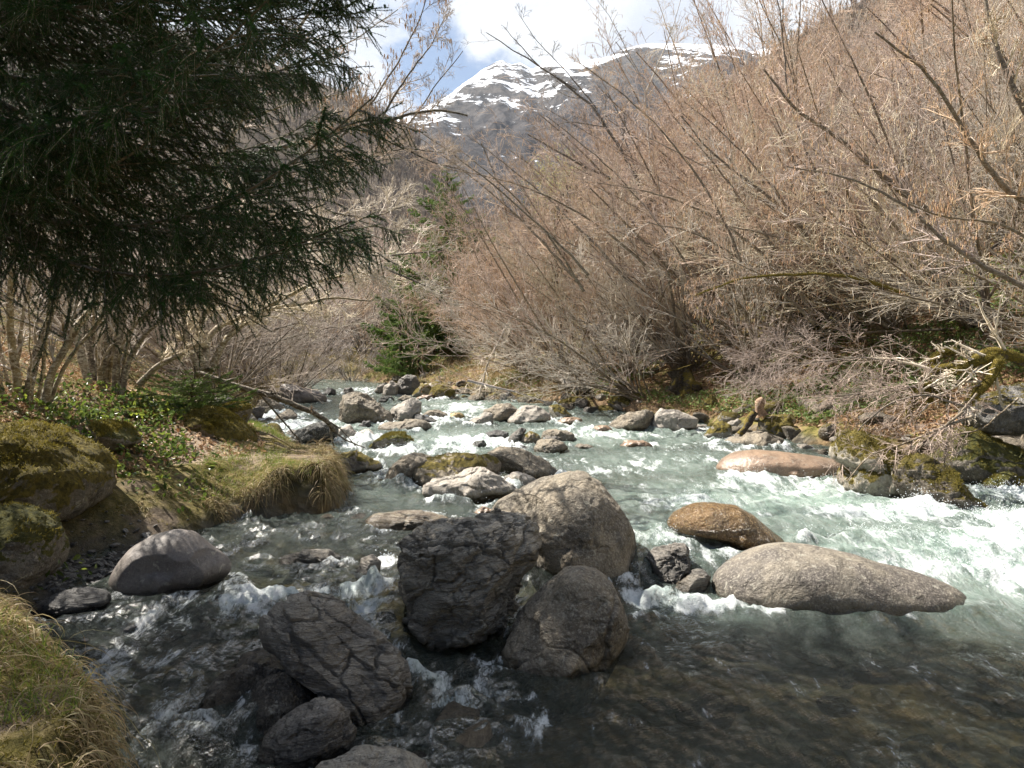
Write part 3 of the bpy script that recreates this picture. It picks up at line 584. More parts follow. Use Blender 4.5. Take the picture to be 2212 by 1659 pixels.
rock('C', [(470,210),(520,195),(600,195),(650,215),(668,270),(655,340),(600,380),(540,375),(480,330)], 'boulder', 'mossy cube shaped stone against the bank behind the pebble beach', 'mossdark', seed=160, Yc=7.1, T=.22, cuts=8, cutd=.72)
rock('C', [(-80,200),(0,120),(120,140),(210,190),(280,290),(295,380),(270,430),(180,480),(60,500),(-80,480)], 'boulder', 'mossy brown hummock at the left edge of the pebble beach', 'mossdark', seed=161, Yc=5.55, T=.4, cuts=5, sub=6, amp=.08, ext=.8)
# many small shore stones on both sides
rng = np.random.default_rng(5)
small = {}
mats_ = ['tan', 'pale', 'palemoss', 'grey', 'mossy', 'tanmoss']
for k in range(9):
    V, F = ico(4); V = V.copy()
    for i in range(9):
        nn = rng.normal(size=3); nn /= np.linalg.norm(nn); dd = V @ nn - rng.uniform(.6, .8); V -= np.clip(dd, 0, None)[:, None] * nn
    V = V * (1, rng.uniform(.6, .9), rng.uniform(.45, .75)); V += vert_normals(V, F) * (0.09 * fbm(V[:, 0] * 2 + k * 9, V[:, 1] * 2, V[:, 2] * 2, 4, k))[:, None]
    mt = mats_[k % 6]
    small[k] = make_mesh('shore_stone', V, [F], M[mt], attrs={'hgt': V[:, 2] * 0.25 + 0.12})
cnt = 0
zone = POLY[len(_left):-4]
lb_left = ['small stone lying along the left shore upstream of the grassy bank']
for t in range(900):
    if cnt >= 250: break
    if rng.random() < 0.8:
        i = rng.integers(2, len(zone) - 2); a, b = zone[i], zone[i + 1]; side = 'right'
    else:
        L = np.array(_left); i = rng.integers(12, len(L) - 3); a, b = L[i], L[i + 1]; side = 'left'
    p = a + (b - a) * rng.random() + rng.normal(size=2) * 0.55
    s = sdf([p[0]], [p[1]])[0]
    if s < -0.7 or s > 1.6 or p[1] < 8.5 or p[1] > 34: continue
    sc_ = float(np.clip(rng.lognormal(-1.75, 0.5), 0.07, 0.5))
    o = obj('shore_stone', small[int(rng.integers(9))], loc=(p[0], p[1], max(tz(*p), zw(*p) - 0.05) + sc_ * 0.2))
    o.scale = (sc_,) * 3; o.rotation_euler = (rng.normal() * .25, rng.normal() * .25, rng.uniform(0, 6.28))
    tag(o, 'loose stone in the jumble along the %s shore' % side, 'stone', 'loose stones along the %s shore' % side)
    cnt += 1
wetm = [M['grey'], M['tan'], M['slate'], M['layer'], M['fold']]
dark = {}
for k in range(9):
    me_ = small[k].copy(); me_.materials.clear(); me_.materials.append(wetm[k % 5]); me_.name = 'river_stone'
    at_ = me_.attributes['hgt']; at_.data.foreach_set('value', np.full(len(me_.vertices), -.02, np.float32)); dark[k] = me_
cnt = 0; put = []
for t in range(3000):
    if cnt >= 120: break
    near = rng.random() < .75
    px_ = rng.uniform(-2.9, .1) if near else rng.uniform(.3, 4.2); py_ = rng.uniform(3.3, 8.6) if near else rng.uniform(3.6, 5.4)
    if sdf([px_], [py_])[0] > -.12 or any(np.hypot(px_ - a, py_ - b) < .13 for a, b in put): continue
    if any(abs(px_ - q[0]) < q[2] * .9 and abs(py_ - q[1]) < q[3] * .9 for q in ROCKS): continue
    r_s = float(np.clip(rng.lognormal(-2.45, .45), .035, .19)); sink = rng.uniform(.35, 1.5) if near else rng.uniform(1.6, 2.4)
    o = obj('river_stone', dark[int(rng.integers(9))], loc=(px_, py_, float(zw(px_, py_)) - r_s * .6 * sink)); o.scale = (r_s * 1.25, r_s, r_s * .8); o.rotation_euler = (rng.normal() * .2, rng.normal() * .2, rng.uniform(0, 6.28))
    tag(o, 'small wet stone awash in the shallow near channel' if near else 'brown stone lying under the clear pool water', 'stone', 'wet stones of the near channel' if near else 'stones on the bed of the pool'); put.append((px_, py_)); cnt += 1
    if near and sink < 1.1: ROCKS.append((px_, py_, r_s, r_s, .7))
# gravel beach
V0, F0 = ico(2); Vs = []; Fs = []; n = 0
for i in range(1500):
    x = rng.normal() * .42 - 3.0; y = rng.normal() * .5 + 6.0
    if sdf([x], [y])[0] < -0.55: continue
    r = rng.lognormal(-4.0, .45); e = np.array([1, rng.uniform(.55, .9), rng.uniform(.25, .45)])
    an = rng.uniform(0, 6.28); R = np.array([[math.cos(an), -math.sin(an), 0], [math.sin(an), math.cos(an), 0], [0, 0, 1]])
    v = (V0 + 0.25 * rng.normal(size=V0.shape) * 0.3) * e * r; v = v @ R.T; tl = rng.normal() * .3
    v[:, 2] += v[:, 0] * tl
    Vs.append(v + (x, y, max(tz(x, y), 0.16) + r * .25)); Fs.append(F0 + n); n += len(V0)
me = make_mesh('gravel', np.concatenate(Vs), [np.concatenate(Fs)], rock_mat('pebbles', (0.13, 0.125, 0.12), (0.07, 0.07, 0.07), (0.25, 0.24, 0.23), rough=.4, fscale=6), smooth=False, attrs={'hgt': np.full(n, .2)})
tag(obj('gravel', me), 'flat grey pebbles on the small beach by the smooth grey boulder', 'gravel', kind='stuff')

# ------------------------------------------------------------------ river surface
def water_material():
    m, nt = new_mat('water')
    pos = N(nt, 'ShaderNodeNewGeometry').outputs['Position']
    flow = mapping(nt, pos, rot=(0, 0, 0.35), scale=(1.0, 0.30, 1.0))
    foam = attr(nt, 'foam'); turb = attr(nt, 'turb'); rough_ = attr(nt, 'chop')
    a = noise(nt, flow, 7, 8, 0.68, 0.8); b = noise(nt, flow, 26, 7, 0.75, 0.6); c = noise(nt, pos, 70, 4, 0.7)
    a0 = noise(nt, flow, 2.6, 4, 0.6, 0.6)
    n = math_(nt, 'ADD', math_(nt, 'ADD', math_(nt, 'MULTIPLY', a0, 0.36), math_(nt, 'MULTIPLY', a, 0.34)), math_(nt, 'ADD', math_(nt, 'MULTIPLY', b, 0.25), math_(nt, 'MULTIPLY', c, 0.05)))
    ff = math_(nt, 'ADD', foam, math_(nt, 'MULTIPLY', math_(nt, 'SUBTRACT', n, 0.5), 4.6))
    fm = smooth(nt, ff, 0.42, 0.92)
    hb = math_(nt, 'ADD', math_(nt, 'MULTIPLY', noise(nt, flow, 11, 6, 0.65, 0.5), 0.6), math_(nt, 'MULTIPLY', noise(nt, flow, 34, 5, 0.7, 0.4), 0.4))
    nr = bump(nt, hb, math_(nt, 'ADD', 0.55, math_(nt, 'MULTIPLY', rough_, 0.45)), 0.17)
    fres = N(nt, 'ShaderNodeFresnel', {'IOR': 1.33, 'Normal': nr}).outputs[0]
    tr = N(nt, 'ShaderNodeBsdfTransparent', {0: (0.64, 0.69, 0.62, 1)})
    body = principled(nt, mixc(nt, smooth(nt, a, 0.35, 0.65), (0.27, 0.37, 0.32), (0.50, 0.60, 0.55)), 0.5, 0.0, nr)
    low = N(nt, 'ShaderNodeMixShader', {0: turb, 1: tr, 2: body})
    gl = N(nt, 'ShaderNodeBsdfGlossy', {'Color': (1, 1, 1, 1), 'Roughness': 0.11, 'Normal': nr})
    w = N(nt, 'ShaderNodeMixShader', {0: fres, 1: low, 2: gl})
    fn = bump(nt, math_(nt, 'ADD', b, math_(nt, 'MULTIPLY', c, 0.6)), 0.9, 0.05)
    fsh = principled(nt, mixc(nt, smooth(nt, n, 0.42, 0.6), (0.52, 0.62, 0.60), (0.86, 0.89, 0.90)), 0.35, 0.4, fn)
    out(nt, N(nt, 'ShaderNodeMixShader', {0: fm, 1: w, 2: fsh})); return m
nr_, nc_ = 760, 520
yy = 1.4 * (46 / 1.4) ** np.linspace(0, 1, nr_)
cx_ = np.interp(yy, [0, 8, 14, 20, 31, 46], [2.3, 2.6, 1.2, -1.5, -6, -12])
hw = np.interp(yy, [0, 3, 8, 14, 20, 31, 46], [8, 7.4, 7.2, 7.5, 8.5, 9, 18])
uu = np.linspace(-1, 1, nc_)
WX = cx_[:, None] + hw[:, None] * uu[None, :]; WY = np.repeat(yy[:, None], nc_, 1)
x, y = WX.ravel(), WY.ravel()
base = zw(x, y); shore = sdf(x, y)
foam = np.zeros_like(x); turb = np.zeros_like(x)
def blob(px, py, rx, ry, st, arr, rot=0.0):
    p = WP(px, py); dx, dy = x - p[0], y - p[1]; c, s = math.cos(rot), math.sin(rot)
    u, v = dx * c + dy * s, -dx * s + dy * c
    np.maximum(arr, st * np.exp(-((u / rx) ** 2 + (v / ry) ** 2)), out=arr)
for b_ in [(1750,1060,1.6,.5,.5),(1500,1090,.7,.6,.62),(1950,1110,1.3,.4,.72),(2150,1180,1.3,.6,.75),(1900,1160,1.0,.3,.7),(2100,1240,1.2,.35,.62),(1450,1180,.7,.4,.62),(1620,1040,.6,.35,.7),(1560,1210,.4,.25,.5),
           (1500,1000,1.0,.8,.42),(1350,940,1.3,.5,.55),(1600,965,1.2,.6,.62),(1250,930,.9,.6,.6),(1000,960,1.0,1.0,.66),(880,975,.7,.6,.7),(1100,905,1.2,1.4,.66),(950,905,.8,1.5,.72),(1000,880,1.0,1.5,.6),
           (640,925,1.0,1.2,.8),(600,900,.9,1.5,.8),(700,945,.6,.8,.66),(800,955,.8,.6,.6),(760,845,1.4,2,.5),(1400,920,1.2,1.5,.55),(1200,1000,.8,.5,.42),(1300,1020,.6,.5,.5),(1800,1010,1,.6,.4),
           (620,1288,.55,.12,.72),(780,1285,.25,.2,.85),(520,1310,.5,.18,.5),(830,1215,.12,.2,.8),(800,1320,.2,.25,.55),(760,1345,.2,.2,.5),(450,1340,.7,.3,.34),(650,1400,.3,.15,.3),
           (1420,1305,.3,.14,.95),(1500,1320,.28,.14,.9),(1560,1325,.22,.12,.85),(1640,1330,.25,.1,.6),(1390,1340,.3,.12,.5),
           (930,1490,.14,.16,.62),(980,1530,.18,.14,.5),(900,1470,.1,.12,.7),(1060,1510,.2,.12,.36),(1330,1560,.3,.2,.2),(1150,1560,.35,.2,.2),(1450,1480,.5,.3,.1),(350,1440,.4,.3,.3),(220,1500,.3,.3,.28),
           (2150,1080,.8,.5,.9),(2180,1130,.9,.4,.85)]:
    blob(*b_, foam)
for b_ in [(1750,1080,2.6,1.6,.9),(2100,1200,2.2,1.2,.95),(1450,1000,2.4,1.8,.55),(1300,940,3,2.5,.66),(1000,950,2.2,2.5,.62),(700,930,2.0,3,.6),(1450,1150,1.0,.9,.8),(1050,880,4,6,.6),(1560,1320,.6,.3,.4),(2150,1300,.9,.4,.6)]:
    blob(*b_, turb)
turb = np.maximum(turb, 0.22 * sstep(y, 6, 10)); turb = np.maximum(turb, 0.07)
rip = np.zeros_like(x)
for (rx0, ry0, rx, ry, fo) in ROCKS:
    if ry0 > 46 or fo <= 0: continue
    d = np.hypot((x - rx0) / (rx + 0.02), (y - ry0) / (ry + 0.02))
    e = np.exp(-((d - 1.08) / 0.22) ** 2)
    amt = 0.62 if ry0 > 9 else (0.42 if base[np.argmin((x - rx0) ** 2 + (y - ry0) ** 2)] > 0.1 else 0.18)
    foam = np.maximum(foam, amt * fo * e * np.clip(0.45 + vnoise(x * 3, y * 3, seed=3), 0, 1)); rip = np.maximum(rip, e)
slope = np.abs(np.gradient(base.reshape(nr_, nc_), axis=0) / (np.gradient(yy)[:, None])).ravel()
foam = np.maximum(foam, np.clip((slope - 0.12) * 1.1, 0, 0.5) * (x > -0.6)); foam = np.maximum(foam, np.clip((slope - 0.2) * 0.9, 0, 0.38))
foam = foam * 1.15; foam += 0.10 * sstep(y, 8, 11) + 0.16 * fbm(x * 0.9, y * 0.7, octv=3, seed=4) * (foam > 0.1) + 0.05
ca, sa = math.cos(0.35), math.sin(0.35); fu = x * ca + y * sa; fv = -x * sa + y * ca
foam += 0.13 * sstep(-y, -6.5, -5.5) * (0.6 + 0.6 * fbm(x * 1.2, y * 1.2, octv=3, seed=44)) * np.interp(x, [-2, 0, 2.5], [1.25, 1, .45])  # near-water streaks: sky reflections and glints painted in as pale foam
chop = np.clip(0.16 + 1.1 * foam + 0.35 * turb + 0.3 * sstep(-y, -8, -6), 0, 1); foam += 0.05 * sstep(-y, -6.5, -5.5)  # the foam term adds more painted sky glints close to the camera
wv = fbm(fu * 2.6, fv * 1.3, octv=5, seed=21, gain=.55, ridged=True) * 0.5 + fbm(fu * 8, fv * 4.6, octv=3, seed=22) * 0.42
amp = 0.032 + 0.17 * np.clip(foam, 0, 1) ** 1.2 + 0.02 * turb
amp = amp * np.interp(y, [0, 6, 20, 40], [.8, 1, 1.1, 1.2])
z = base + amp * wv + 0.05 * rip * (0.3 + chop) + 0.06 * sstep(foam, .55, 1.1)
me = make_mesh('water', np.stack([x, y, z], 1), [grid_faces(nr_, nc_)], water_material(), attrs={'foam': foam, 'turb': turb, 'chop': chop})
tag(obj('water', me), kind='structure')

# spray thrown up by the rapids
r = np.random.default_rng(70); i = r.choice(len(x), 9000, p=(w_ := np.clip(foam - .5, 0, 1) ** 1.5 * (y < 15) * (y > 6.3)) / w_.sum())
h = r.exponential(.035, len(i)); c = np.stack([x[i] + r.normal(size=len(i)) * .03, y[i] + r.normal(size=len(i)) * .03, z[i] + h], 1)
rr = r.uniform(.0015, .0055, len(i)); V0, F0 = ico(1); V = (c[:, None] + V0[None] * rr[:, None, None]).reshape(-1, 3); F = (F0[None] + (np.arange(len(i)) * len(V0))[:, None, None]).reshape(-1, 3)
ms, nt = new_mat('spray'); out(nt, principled(nt, (.85, .9, .92), .15, .5))
tag(obj('spray', make_mesh('spray', V, [F], ms)), 'fine white droplets thrown up over the rapids', 'spray', kind='stuff')
# ------------------------------------------------------------------ mountains and far hills
def prof(px_pts, Y):
    A = np.array([U(a, b, Y) for a, b in px_pts]); return A[:, 0], A[:, 2]
def hill_mesh(name, px_pts, Yr, front, xr, nx, ny, rough, mat, seed, back=0.3, basez=0, woods=None, snow=False, fpow=1.0):
    hx, hz = prof(px_pts, Yr)
    xs = np.linspace(xr[0], xr[1], nx); v = np.concatenate([np.linspace(-1, 0, ny), np.linspace(0, back, ny // 6)[1:]])
    X, Vv = np.meshgrid(xs, v); H = np.interp(X, hx, hz)
    prof_ = np.where(Vv < 0, 1 - np.abs(Vv) ** fpow, 1 - 1.2 * Vv / max(back, .01) * .3)
    a = np.sin(np.clip(np.abs(Vv), 0, 1) * math.pi) ** 0.8 + 0.06
    Y = Yr + Vv * front
    sc = front / 3.0
    q = fbm(X / sc * 1.6, Y / sc * 0.7, octv=6, seed=seed, ridged=True, gain=.55)
    q2 = fbm(X / sc * 6, Y / sc * 4, octv=5, seed=seed + 3, gain=.6)
    Z = basez + (H - basez) * prof_ + rough * sc * (a * (q - .3) + 0.12 * q2 * (0.25 + a))
    attrs = {'alt': ((Z - basez) / np.maximum(H - basez, 1)).ravel(), 'px': X.ravel()}
    if snow:
        f = (X / Y) # bearing across the valley
        relief = fbm(X / 90 + Z / 60, Z / 200 - X / 160, octv=7, seed=71, gain=.68)
        alt = (Z - 120) / (H - 120)
        s = (alt - 0.63) * 1.9 + relief * 2.2
        spur = np.exp(-(((f - 0.145) / 0.05) ** 2)) * (alt < .93) + 0.7 * np.exp(-(((f - 0.30) / 0.06) ** 2)) * (alt < .8)
        s = s - 1.6 * sstep(spur, .2, .8) * sstep(.97 - alt, 0, .08)
        s = s + 0.6 * sstep(alt, .9, .99) * sstep(f, 0.0, .03)
        s = s + 0.5 * np.exp(-(((f - 0.098 - 0.03 * (alt - .6)) / 0.007) ** 2)) * sstep(alt, .5, .6)
        attrs['snow'] = s.ravel()
    me = make_mesh(name, np.stack([X.ravel(), Y.ravel(), Z.ravel()], 1), [grid_faces(*X.shape)], mat, attrs=attrs)
    o = obj(name, me); tag(o, kind='structure')
    return (xs, Yr + v * front, Z)
def mountain_mat():
    m, nt = new_mat('mountain_rock')
    pos = N(nt, 'ShaderNodeNewGeometry').outputs['Position']
    s = attr(nt, 'snow'); alt = attr(nt, 'alt')
    tilt = mapping(nt, pos, rot=(0, 0.55, 0), scale=(0.016, 0.006, 0.045))
    n1 = noise(nt, tilt, 1.3, 12, 0.72, 0.8); n2 = noise(nt, pos, 0.03, 8, 0.7)
    rk = mixc(nt, smooth(nt, n2, 0.35, 0.65), (0.035, 0.034, 0.034), (0.105, 0.092, 0.082))
    wood = mixc(nt, smooth(nt, noise(nt, pos, 0.02, 9, 0.75), 0.35, 0.65), (0.028, 0.027, 0.03), (0.08, 0.07, 0.066))
    col = mixc(nt, smooth(nt, math_(nt, 'ADD', alt, math_(nt, 'MULTIPLY', math_(nt, 'SUBTRACT', n2, .5), .5)), 0.55, 0.72), wood, rk)
    sm = smooth(nt, math_(nt, 'ADD', s, math_(nt, 'MULTIPLY', math_(nt, 'SUBTRACT', n1, 0.5), 4.6)), 0.50, 0.60)
    col = mixc(nt, sm, col, (0.74, 0.77, 0.83))
    nr = bump(nt, n2, math_(nt, 'SUBTRACT', 1.0, math_(nt, 'MULTIPLY', sm, .8)), 14.0)
    out(nt, principled(nt, col, 0.9, 0.1, nr)); return m
hill_mesh('mountain', [(-600,420),(300,420),(700,380),(850,310),(900,268),(960,222),(1000,188),(1040,152),(1068,134),(1085,129),(1105,138),(1125,134),(1150,148),(1190,129),(1225,133),(1250,133),(1275,128),(1300,124),(1370,99),(1400,93),(1470,91),(1510,98),(1560,108),(1585,117),(1620,114),(1660,108),(1750,90),(2300,-60),(3200,-300)],
          2600, 1900, (-1500, 2300), 620, 330, 0.17, mountain_mat(), 31, basez=40, snow=True, fpow=1.05)
def wood_hill_mat(name, c1, c2):
    m, nt = new_mat(name)
    pos = N(nt, 'ShaderNodeNewGeometry').outputs['Position']
    n = noise(nt, pos, 0.05, 9, 0.75); n2 = noise(nt, mapping(nt, pos, scale=(1, 1, .4)), 0.6, 6, 0.8)
    col = mixc(nt, smooth(nt, math_(nt, 'ADD', math_(nt, 'MULTIPLY', n, .5), math_(nt, 'MULTIPLY', n2, .5)), .38, .62), c1, c2)
    out(nt, principled(nt, col, .95, .05, bump(nt, n2, 1.0, 1.5))); return m
wh = wood_hill_mat('wooded_slope', (0.09, 0.075, 0.06), (0.20, 0.165, 0.13))
HL = hill_mesh('left_hill', [(-1200,-200),(-300,-60),(200,20),(490,98),(600,140),(720,190),(830,240),(880,275),(930,345),(1000,440),(1080,560),(1200,700)], 520, 380, (-720, 40), 260, 120, 0.14, wh, 41, basez=8)
HR = hill_mesh('right_hill', [(900,760),(980,640),(1060,560),(1150,500),(1240,450),(1330,400),(1400,345),(1480,280),(1570,200),(1660,120),(1800,30),(2212,-160),(3300,-500)], 400, 320, (-60, 620), 260, 120, 0.14, wh, 43, basez=10)

# ------------------------------------------------------------------ plant builders
def norm(a): return a / (np.linalg.norm(a, axis=-1, keepdims=True) + 1e-12)
def stems(base, dirs, length, r0, r1, K, up, wob, rng, curve=None):
    n = len(base); P = np.zeros((n, K, 3)); P[:, 0] = base; d = norm(np.asarray(dirs, float)); st = (np.asarray(length) / (K - 1))[:, None]
    bend = rng.normal(size=(n, 3)) * wob * 0.5
    for k in range(1, K):
        d = norm(d + rng.normal(size=(n, 3)) * wob + bend + np.array([0, 0, up]) + (0 if curve is None else curve))
        P[:, k] = P[:, k - 1] + d * st
    t = np.linspace(0, 1, K)[None]
    R = np.asarray(r0)[:, None] * (1 - t) + np.asarray(r1)[:, None] * t
    return P, R
def grow(P, R, m, length, ang, K, up, wob, rng, t0=0.15, t1=1.0, rs=0.6, r1=0.4, taper=0.6, perp=None):
    n, KP, _ = P.shape
    t = rng.uniform(t0, t1, (n, m)); f = t * (KP - 1); i = np.clip(f.astype(int), 0, KP - 2); w = (f - i)[..., None]
    ar = np.arange(n)[:, None]
    A = P[ar, i]; B = P[ar, i + 1]; base = (A + (B - A) * w).reshape(-1, 3); T = norm(B - A).reshape(-1, 3)
    rr = (R[ar, i] * (1 - w[..., 0]) + R[ar, i + 1] * w[..., 0]).reshape(-1) * rs
    q = rng.normal(size=base.shape) if perp is None else perp(rng, base, T)
    q = norm(q - (q * T).sum(1, keepdims=True) * T)
    a = (ang * rng.uniform(.65, 1.3, len(base)))[:, None]
    d = T * np.cos(a) + q * np.sin(a)
    L = length * (1 - taper * t.reshape(-1)) * rng.uniform(.55, 1.3, len(base))
    return stems(base, d, L, rr, rr * r1, K, up, wob, rng)
def tubes(groups, sides=3):
    Vs, Fs, off = [], [], 0
    for P, R in groups:
        n, K, _ = P.shape
        T = norm(np.gradient(P, axis=1)); ov = norm(P[:, -1] - P[:, 0] + 1e-9)
        h = np.where(np.abs(ov[:, 2:3]) < 0.8, np.array([[0, 0, 1.0]]), np.array([[1.0, 0, 0]]))[:, None, :]
        n1 = norm(np.cross(T, h)); n2 = np.cross(T, n1)
        a = np.arange(sides) / sides * 2 * math.pi
        V = P[:, :, None, :] + R[:, :, None, None] * (n1[:, :, None] * np.cos(a)[:, None] + n2[:, :, None] * np.sin(a)[:, None])
        Vs.append(V.reshape(-1, 3))
        b = (np.arange(n)[:, None, None] * K + np.arange(K - 1)[None, :, None]) * sides
        j = np.arange(sides)[None, None]; j2 = (j + 1) % sides
        F = np.stack([b + j, b + j2, b + sides + j2, b + sides + j], -1).reshape(-1, 4) + off
        Fs.append(F); off += n * K * sides
    return np.concatenate(Vs), np.concatenate(Fs)
def ribbons(P, Wd, rng=None, side=None):
    n, K, _ = P.shape; T = norm(np.gradient(P, axis=1))
    if side is None: side = rng.normal(size=(n, 3))
    s = side[:, None] - (side[:, None] * T).sum(-1, keepdims=True) * T; s = norm(s)
    V = np.stack([P - s * Wd[..., None], P + s * Wd[..., None]], 2).reshape(-1, 3)
    b = (np.arange(n)[:, None] * K + np.arange(K - 1)[None]) * 2
    F = np.stack([b, b + 1, b + 3, b + 2], -1).reshape(-1, 4)
    return V, F
def leaves(pos, nrm, size, rng, aspect=.62):
    """six sided leaf with a fold down the middle"""
    n = len(pos); nrm = norm(nrm); a = rng.normal(size=(n, 3)); u = norm(a - (a * nrm).sum(1, keepdims=True) * nrm); v = np.cross(nrm, u)
    s = size[:, None]
    pts = [(-.5, 0, 0), (-.15, .5 * aspect, .10), (.3, .36 * aspect, .08), (.62, 0, -.05), (.3, -.36 * aspect, .08), (-.15, -.5 * aspect, .10)]
    V = np.stack([pos + s * (u * p[0] + v * p[1] + nrm * p[2]) for p in pts], 1).reshape(-1, 3)
    b = np.arange(n)[:, None] * 6
    return V, np.concatenate([b + np.array([[0, 1, 2, 3]]), b + np.array([[0, 3, 4, 5]])])

def bark_mat(name, c1, c2, c3=None, scale=12, lich=0.0, rough=.85, moss=0.0):
    m, nt = new_mat(name); tc = N(nt, 'ShaderNodeTexCoord').outputs['Object']
    n = noise(nt, tc, scale, 5, .65); col = mixc(nt, smooth(nt, n, .38, .62), c1, c2)
    oi = N(nt, 'ShaderNodeObjectInfo').outputs['Random']
    col = N(nt, 'ShaderNodeHueSaturation', {'Hue': math_(nt, 'ADD', .49, math_(nt, 'MULTIPLY', oi, .022)), 'Saturation': math_(nt, 'ADD', .65, math_(nt, 'MULTIPLY', oi, .6)), 'Value': math_(nt, 'ADD', .72, math_(nt, 'MULTIPLY', math_(nt, 'FRACT', math_(nt, 'MULTIPLY', oi, 7.3)), .5)), 'Color': col}).outputs[0]
    if c3: col = mixc(nt, smooth(nt, noise(nt, mapping(nt, tc, scale=(1, 1, 2.6)), 16, 5, .7), .5, .62), col, c3)
    if lich: col = mixc(nt, math_(nt, 'MULTIPLY', smooth(nt, noise(nt, tc, 24, 4, .7), .52, .6), lich), col, (.48, .46, .36))
    if moss:
        nz = N(nt, 'ShaderNodeSeparateXYZ', {0: N(nt, 'ShaderNodeNewGeometry').outputs['Normal']}).outputs[2]
        mk = smooth(nt, math_(nt, 'ADD', math_(nt, 'MULTIPLY', nz, .25), noise(nt, tc, 9, 4, .7)), .62 - moss * .35, .74 - moss * .35)
        col = mixc(nt, mk, col, mixc(nt, smooth(nt, noise(nt, tc, 60, 3, .7), .4, .6), (.09, .07, .016), (.20, .15, .028)))
    out(nt, principled(nt, col, rough, .25, bump(nt, noise(nt, tc, 45, 4, .7), .8, .01))); return m
def leaf_mat(name, cols, trans=.35, rough=.5, scale=2.0):
    m, nt = new_mat(name)
    rnd = N(nt, 'ShaderNodeNewGeometry').outputs['Random Per Island']
    stops = [(i / max(len(cols) - 1, 1), c) for i, c in enumerate(cols)]
    col = ramp(nt, rnd, stops)
    d = principled(nt, col, rough, .35); t = N(nt, 'ShaderNodeBsdfTranslucent', {0: col})
    out(nt, N(nt, 'ShaderNodeMixShader', {0: trans, 1: d, 2: t})); return m
M['twig'] = bark_mat('hazel_twig', (.64, .49, .395), (.42, .315, .245), scale=6)
M['twigpale'] = bark_mat('pale_twig', (.72, .64, .54), (.52, .45, .36), scale=6)
M['twiggrey'] = bark_mat('grey_purple_twig', (.56, .48, .43), (.37, .31, .27), scale=6)
M['stem'] = bark_mat('hazel_stem', (.20, .155, .115), (.11, .085, .065), (.34, .29, .23), lich=.25)
M['trunk'] = bark_mat('mottled_trunk', (.30, .24, .155), (.15, .115, .08), (.58, .53, .43), lich=.6, scale=7)
M['branchdark'] = bark_mat('lichened_branch', (.13, .105, .085), (.06, .05, .042), (.33, .30, .26), lich=.35)
M['birch'] = bark_mat('birch_bark', (.55, .50, .44), (.30, .26, .22), scale=8)
M['mosslimb'] = bark_mat('mossy_limb', (.15, .12, .09), (.08, .065, .05), moss=1.0, lich=.1)
M['darkwood'] = bark_mat('dark_wood', (.06, .047, .036), (.032, .026, .022), (.13, .11, .09), moss=.35)
M['catkin'] = leaf_mat('catkin', [(.48, .28, .17), (.55, .38, .24), (.45, .34, .19)], .3)
M['bud'] = leaf_mat('young_bud', [(.46, .44, .20), (.36, .36, .14), (.55, .50, .28)], .4)
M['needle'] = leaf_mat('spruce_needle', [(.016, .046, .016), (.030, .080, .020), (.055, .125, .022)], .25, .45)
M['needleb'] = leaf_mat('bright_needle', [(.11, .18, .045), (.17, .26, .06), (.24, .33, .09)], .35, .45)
M['ivy'] = leaf_mat('glossy_leaf', [(.04, .07, .02), (.12, .18, .03), (.07, .10, .03), (.28, .34, .05)], .45, .28)
M['herb'] = leaf_mat('herb_leaf', [(.10, .16, .04), (.17, .25, .06), (.24, .30, .09), (.13, .17, .06)], .4, .5)
M['litter'] = leaf_mat('dead_leaf', [(.22, .13, .07), (.36, .22, .12), (.42, .31, .19), (.30, .15, .07)], .2, .7)
M['straw'] = leaf_mat('dry_grass', [(.30, .23, .12), (.46, .38, .22), (.17, .16, .05), (.36, .27, .16), (.22, .16, .09)], .35, .6)
M['grassg'] = leaf_mat('green_grass', [(.10, .17, .03), (.17, .24, .04), (.30, .28, .07)], .4, .5)
M['mosst'] = leaf_mat('moss_tuft', [(.11, .10, .02), (.18, .15, .03), (.26, .21, .04)], .3, .8)

M['stumpo'] = bark_mat('orange_wood', (.42, .24, .11), (.24, .13, .07), (.5, .38, .25))
def arr(*a): return np.array(a, float)
def hazel_parts(seed, h, ns, lean, spread, droop=0.0, dens=1.0, tr=1.0):
    r = np.random.default_rng(seed)
    az = r.normal(math.pi, spread, ns); ti = np.abs(r.normal(lean, .28, ns))
    d = np.stack([np.cos(az) * np.sin(ti), np.sin(az) * np.sin(ti), np.cos(ti)], 1)
    base = r.normal(size=(ns, 3)) * arr(.16, .16, .0); L = h * r.uniform(.6, 1.15, ns)
    r0 = r.uniform(.020, .055, ns) * h / 6
    P0, R0 = stems(base, d, L, r0, r0 * .22, 10, -.02 - droop, .025, r)
    P1, R1 = grow(P0, R0, int(10 * dens), h * .42, .42, 7, .04 - droop, .05, r, .15, 1, .55, .3)
    P2, R2 = grow(P1, R1, int(6 * dens), h * .14, .6, 5, .04, .11, r, .15, 1, .6, .4)
    R2 = np.maximum(R2, .0045 * tr)
    P3, R3 = grow(P2, R2, 2, h * .06, .75, 3, .02, .2, r, .2, 1, .8, .5); R3 = np.maximum(R3, .0037 * tr)
    return (P0, R0), (P1, np.maximum(R1, .003)), (P2, R2), (P3, R3), r
def catkin_mesh(P, r, n, L=.07, w=.006):
    i = r.integers(0, len(P), n); p = P[i, -1]
    q = np.stack([p, p + arr(0, 0, -1) * (L * r.uniform(.6, 1.3, n))[:, None] + r.normal(size=(n, 3)) * .006], 1)
    return tubes([(q, np.full((n, 2), w))], 3)
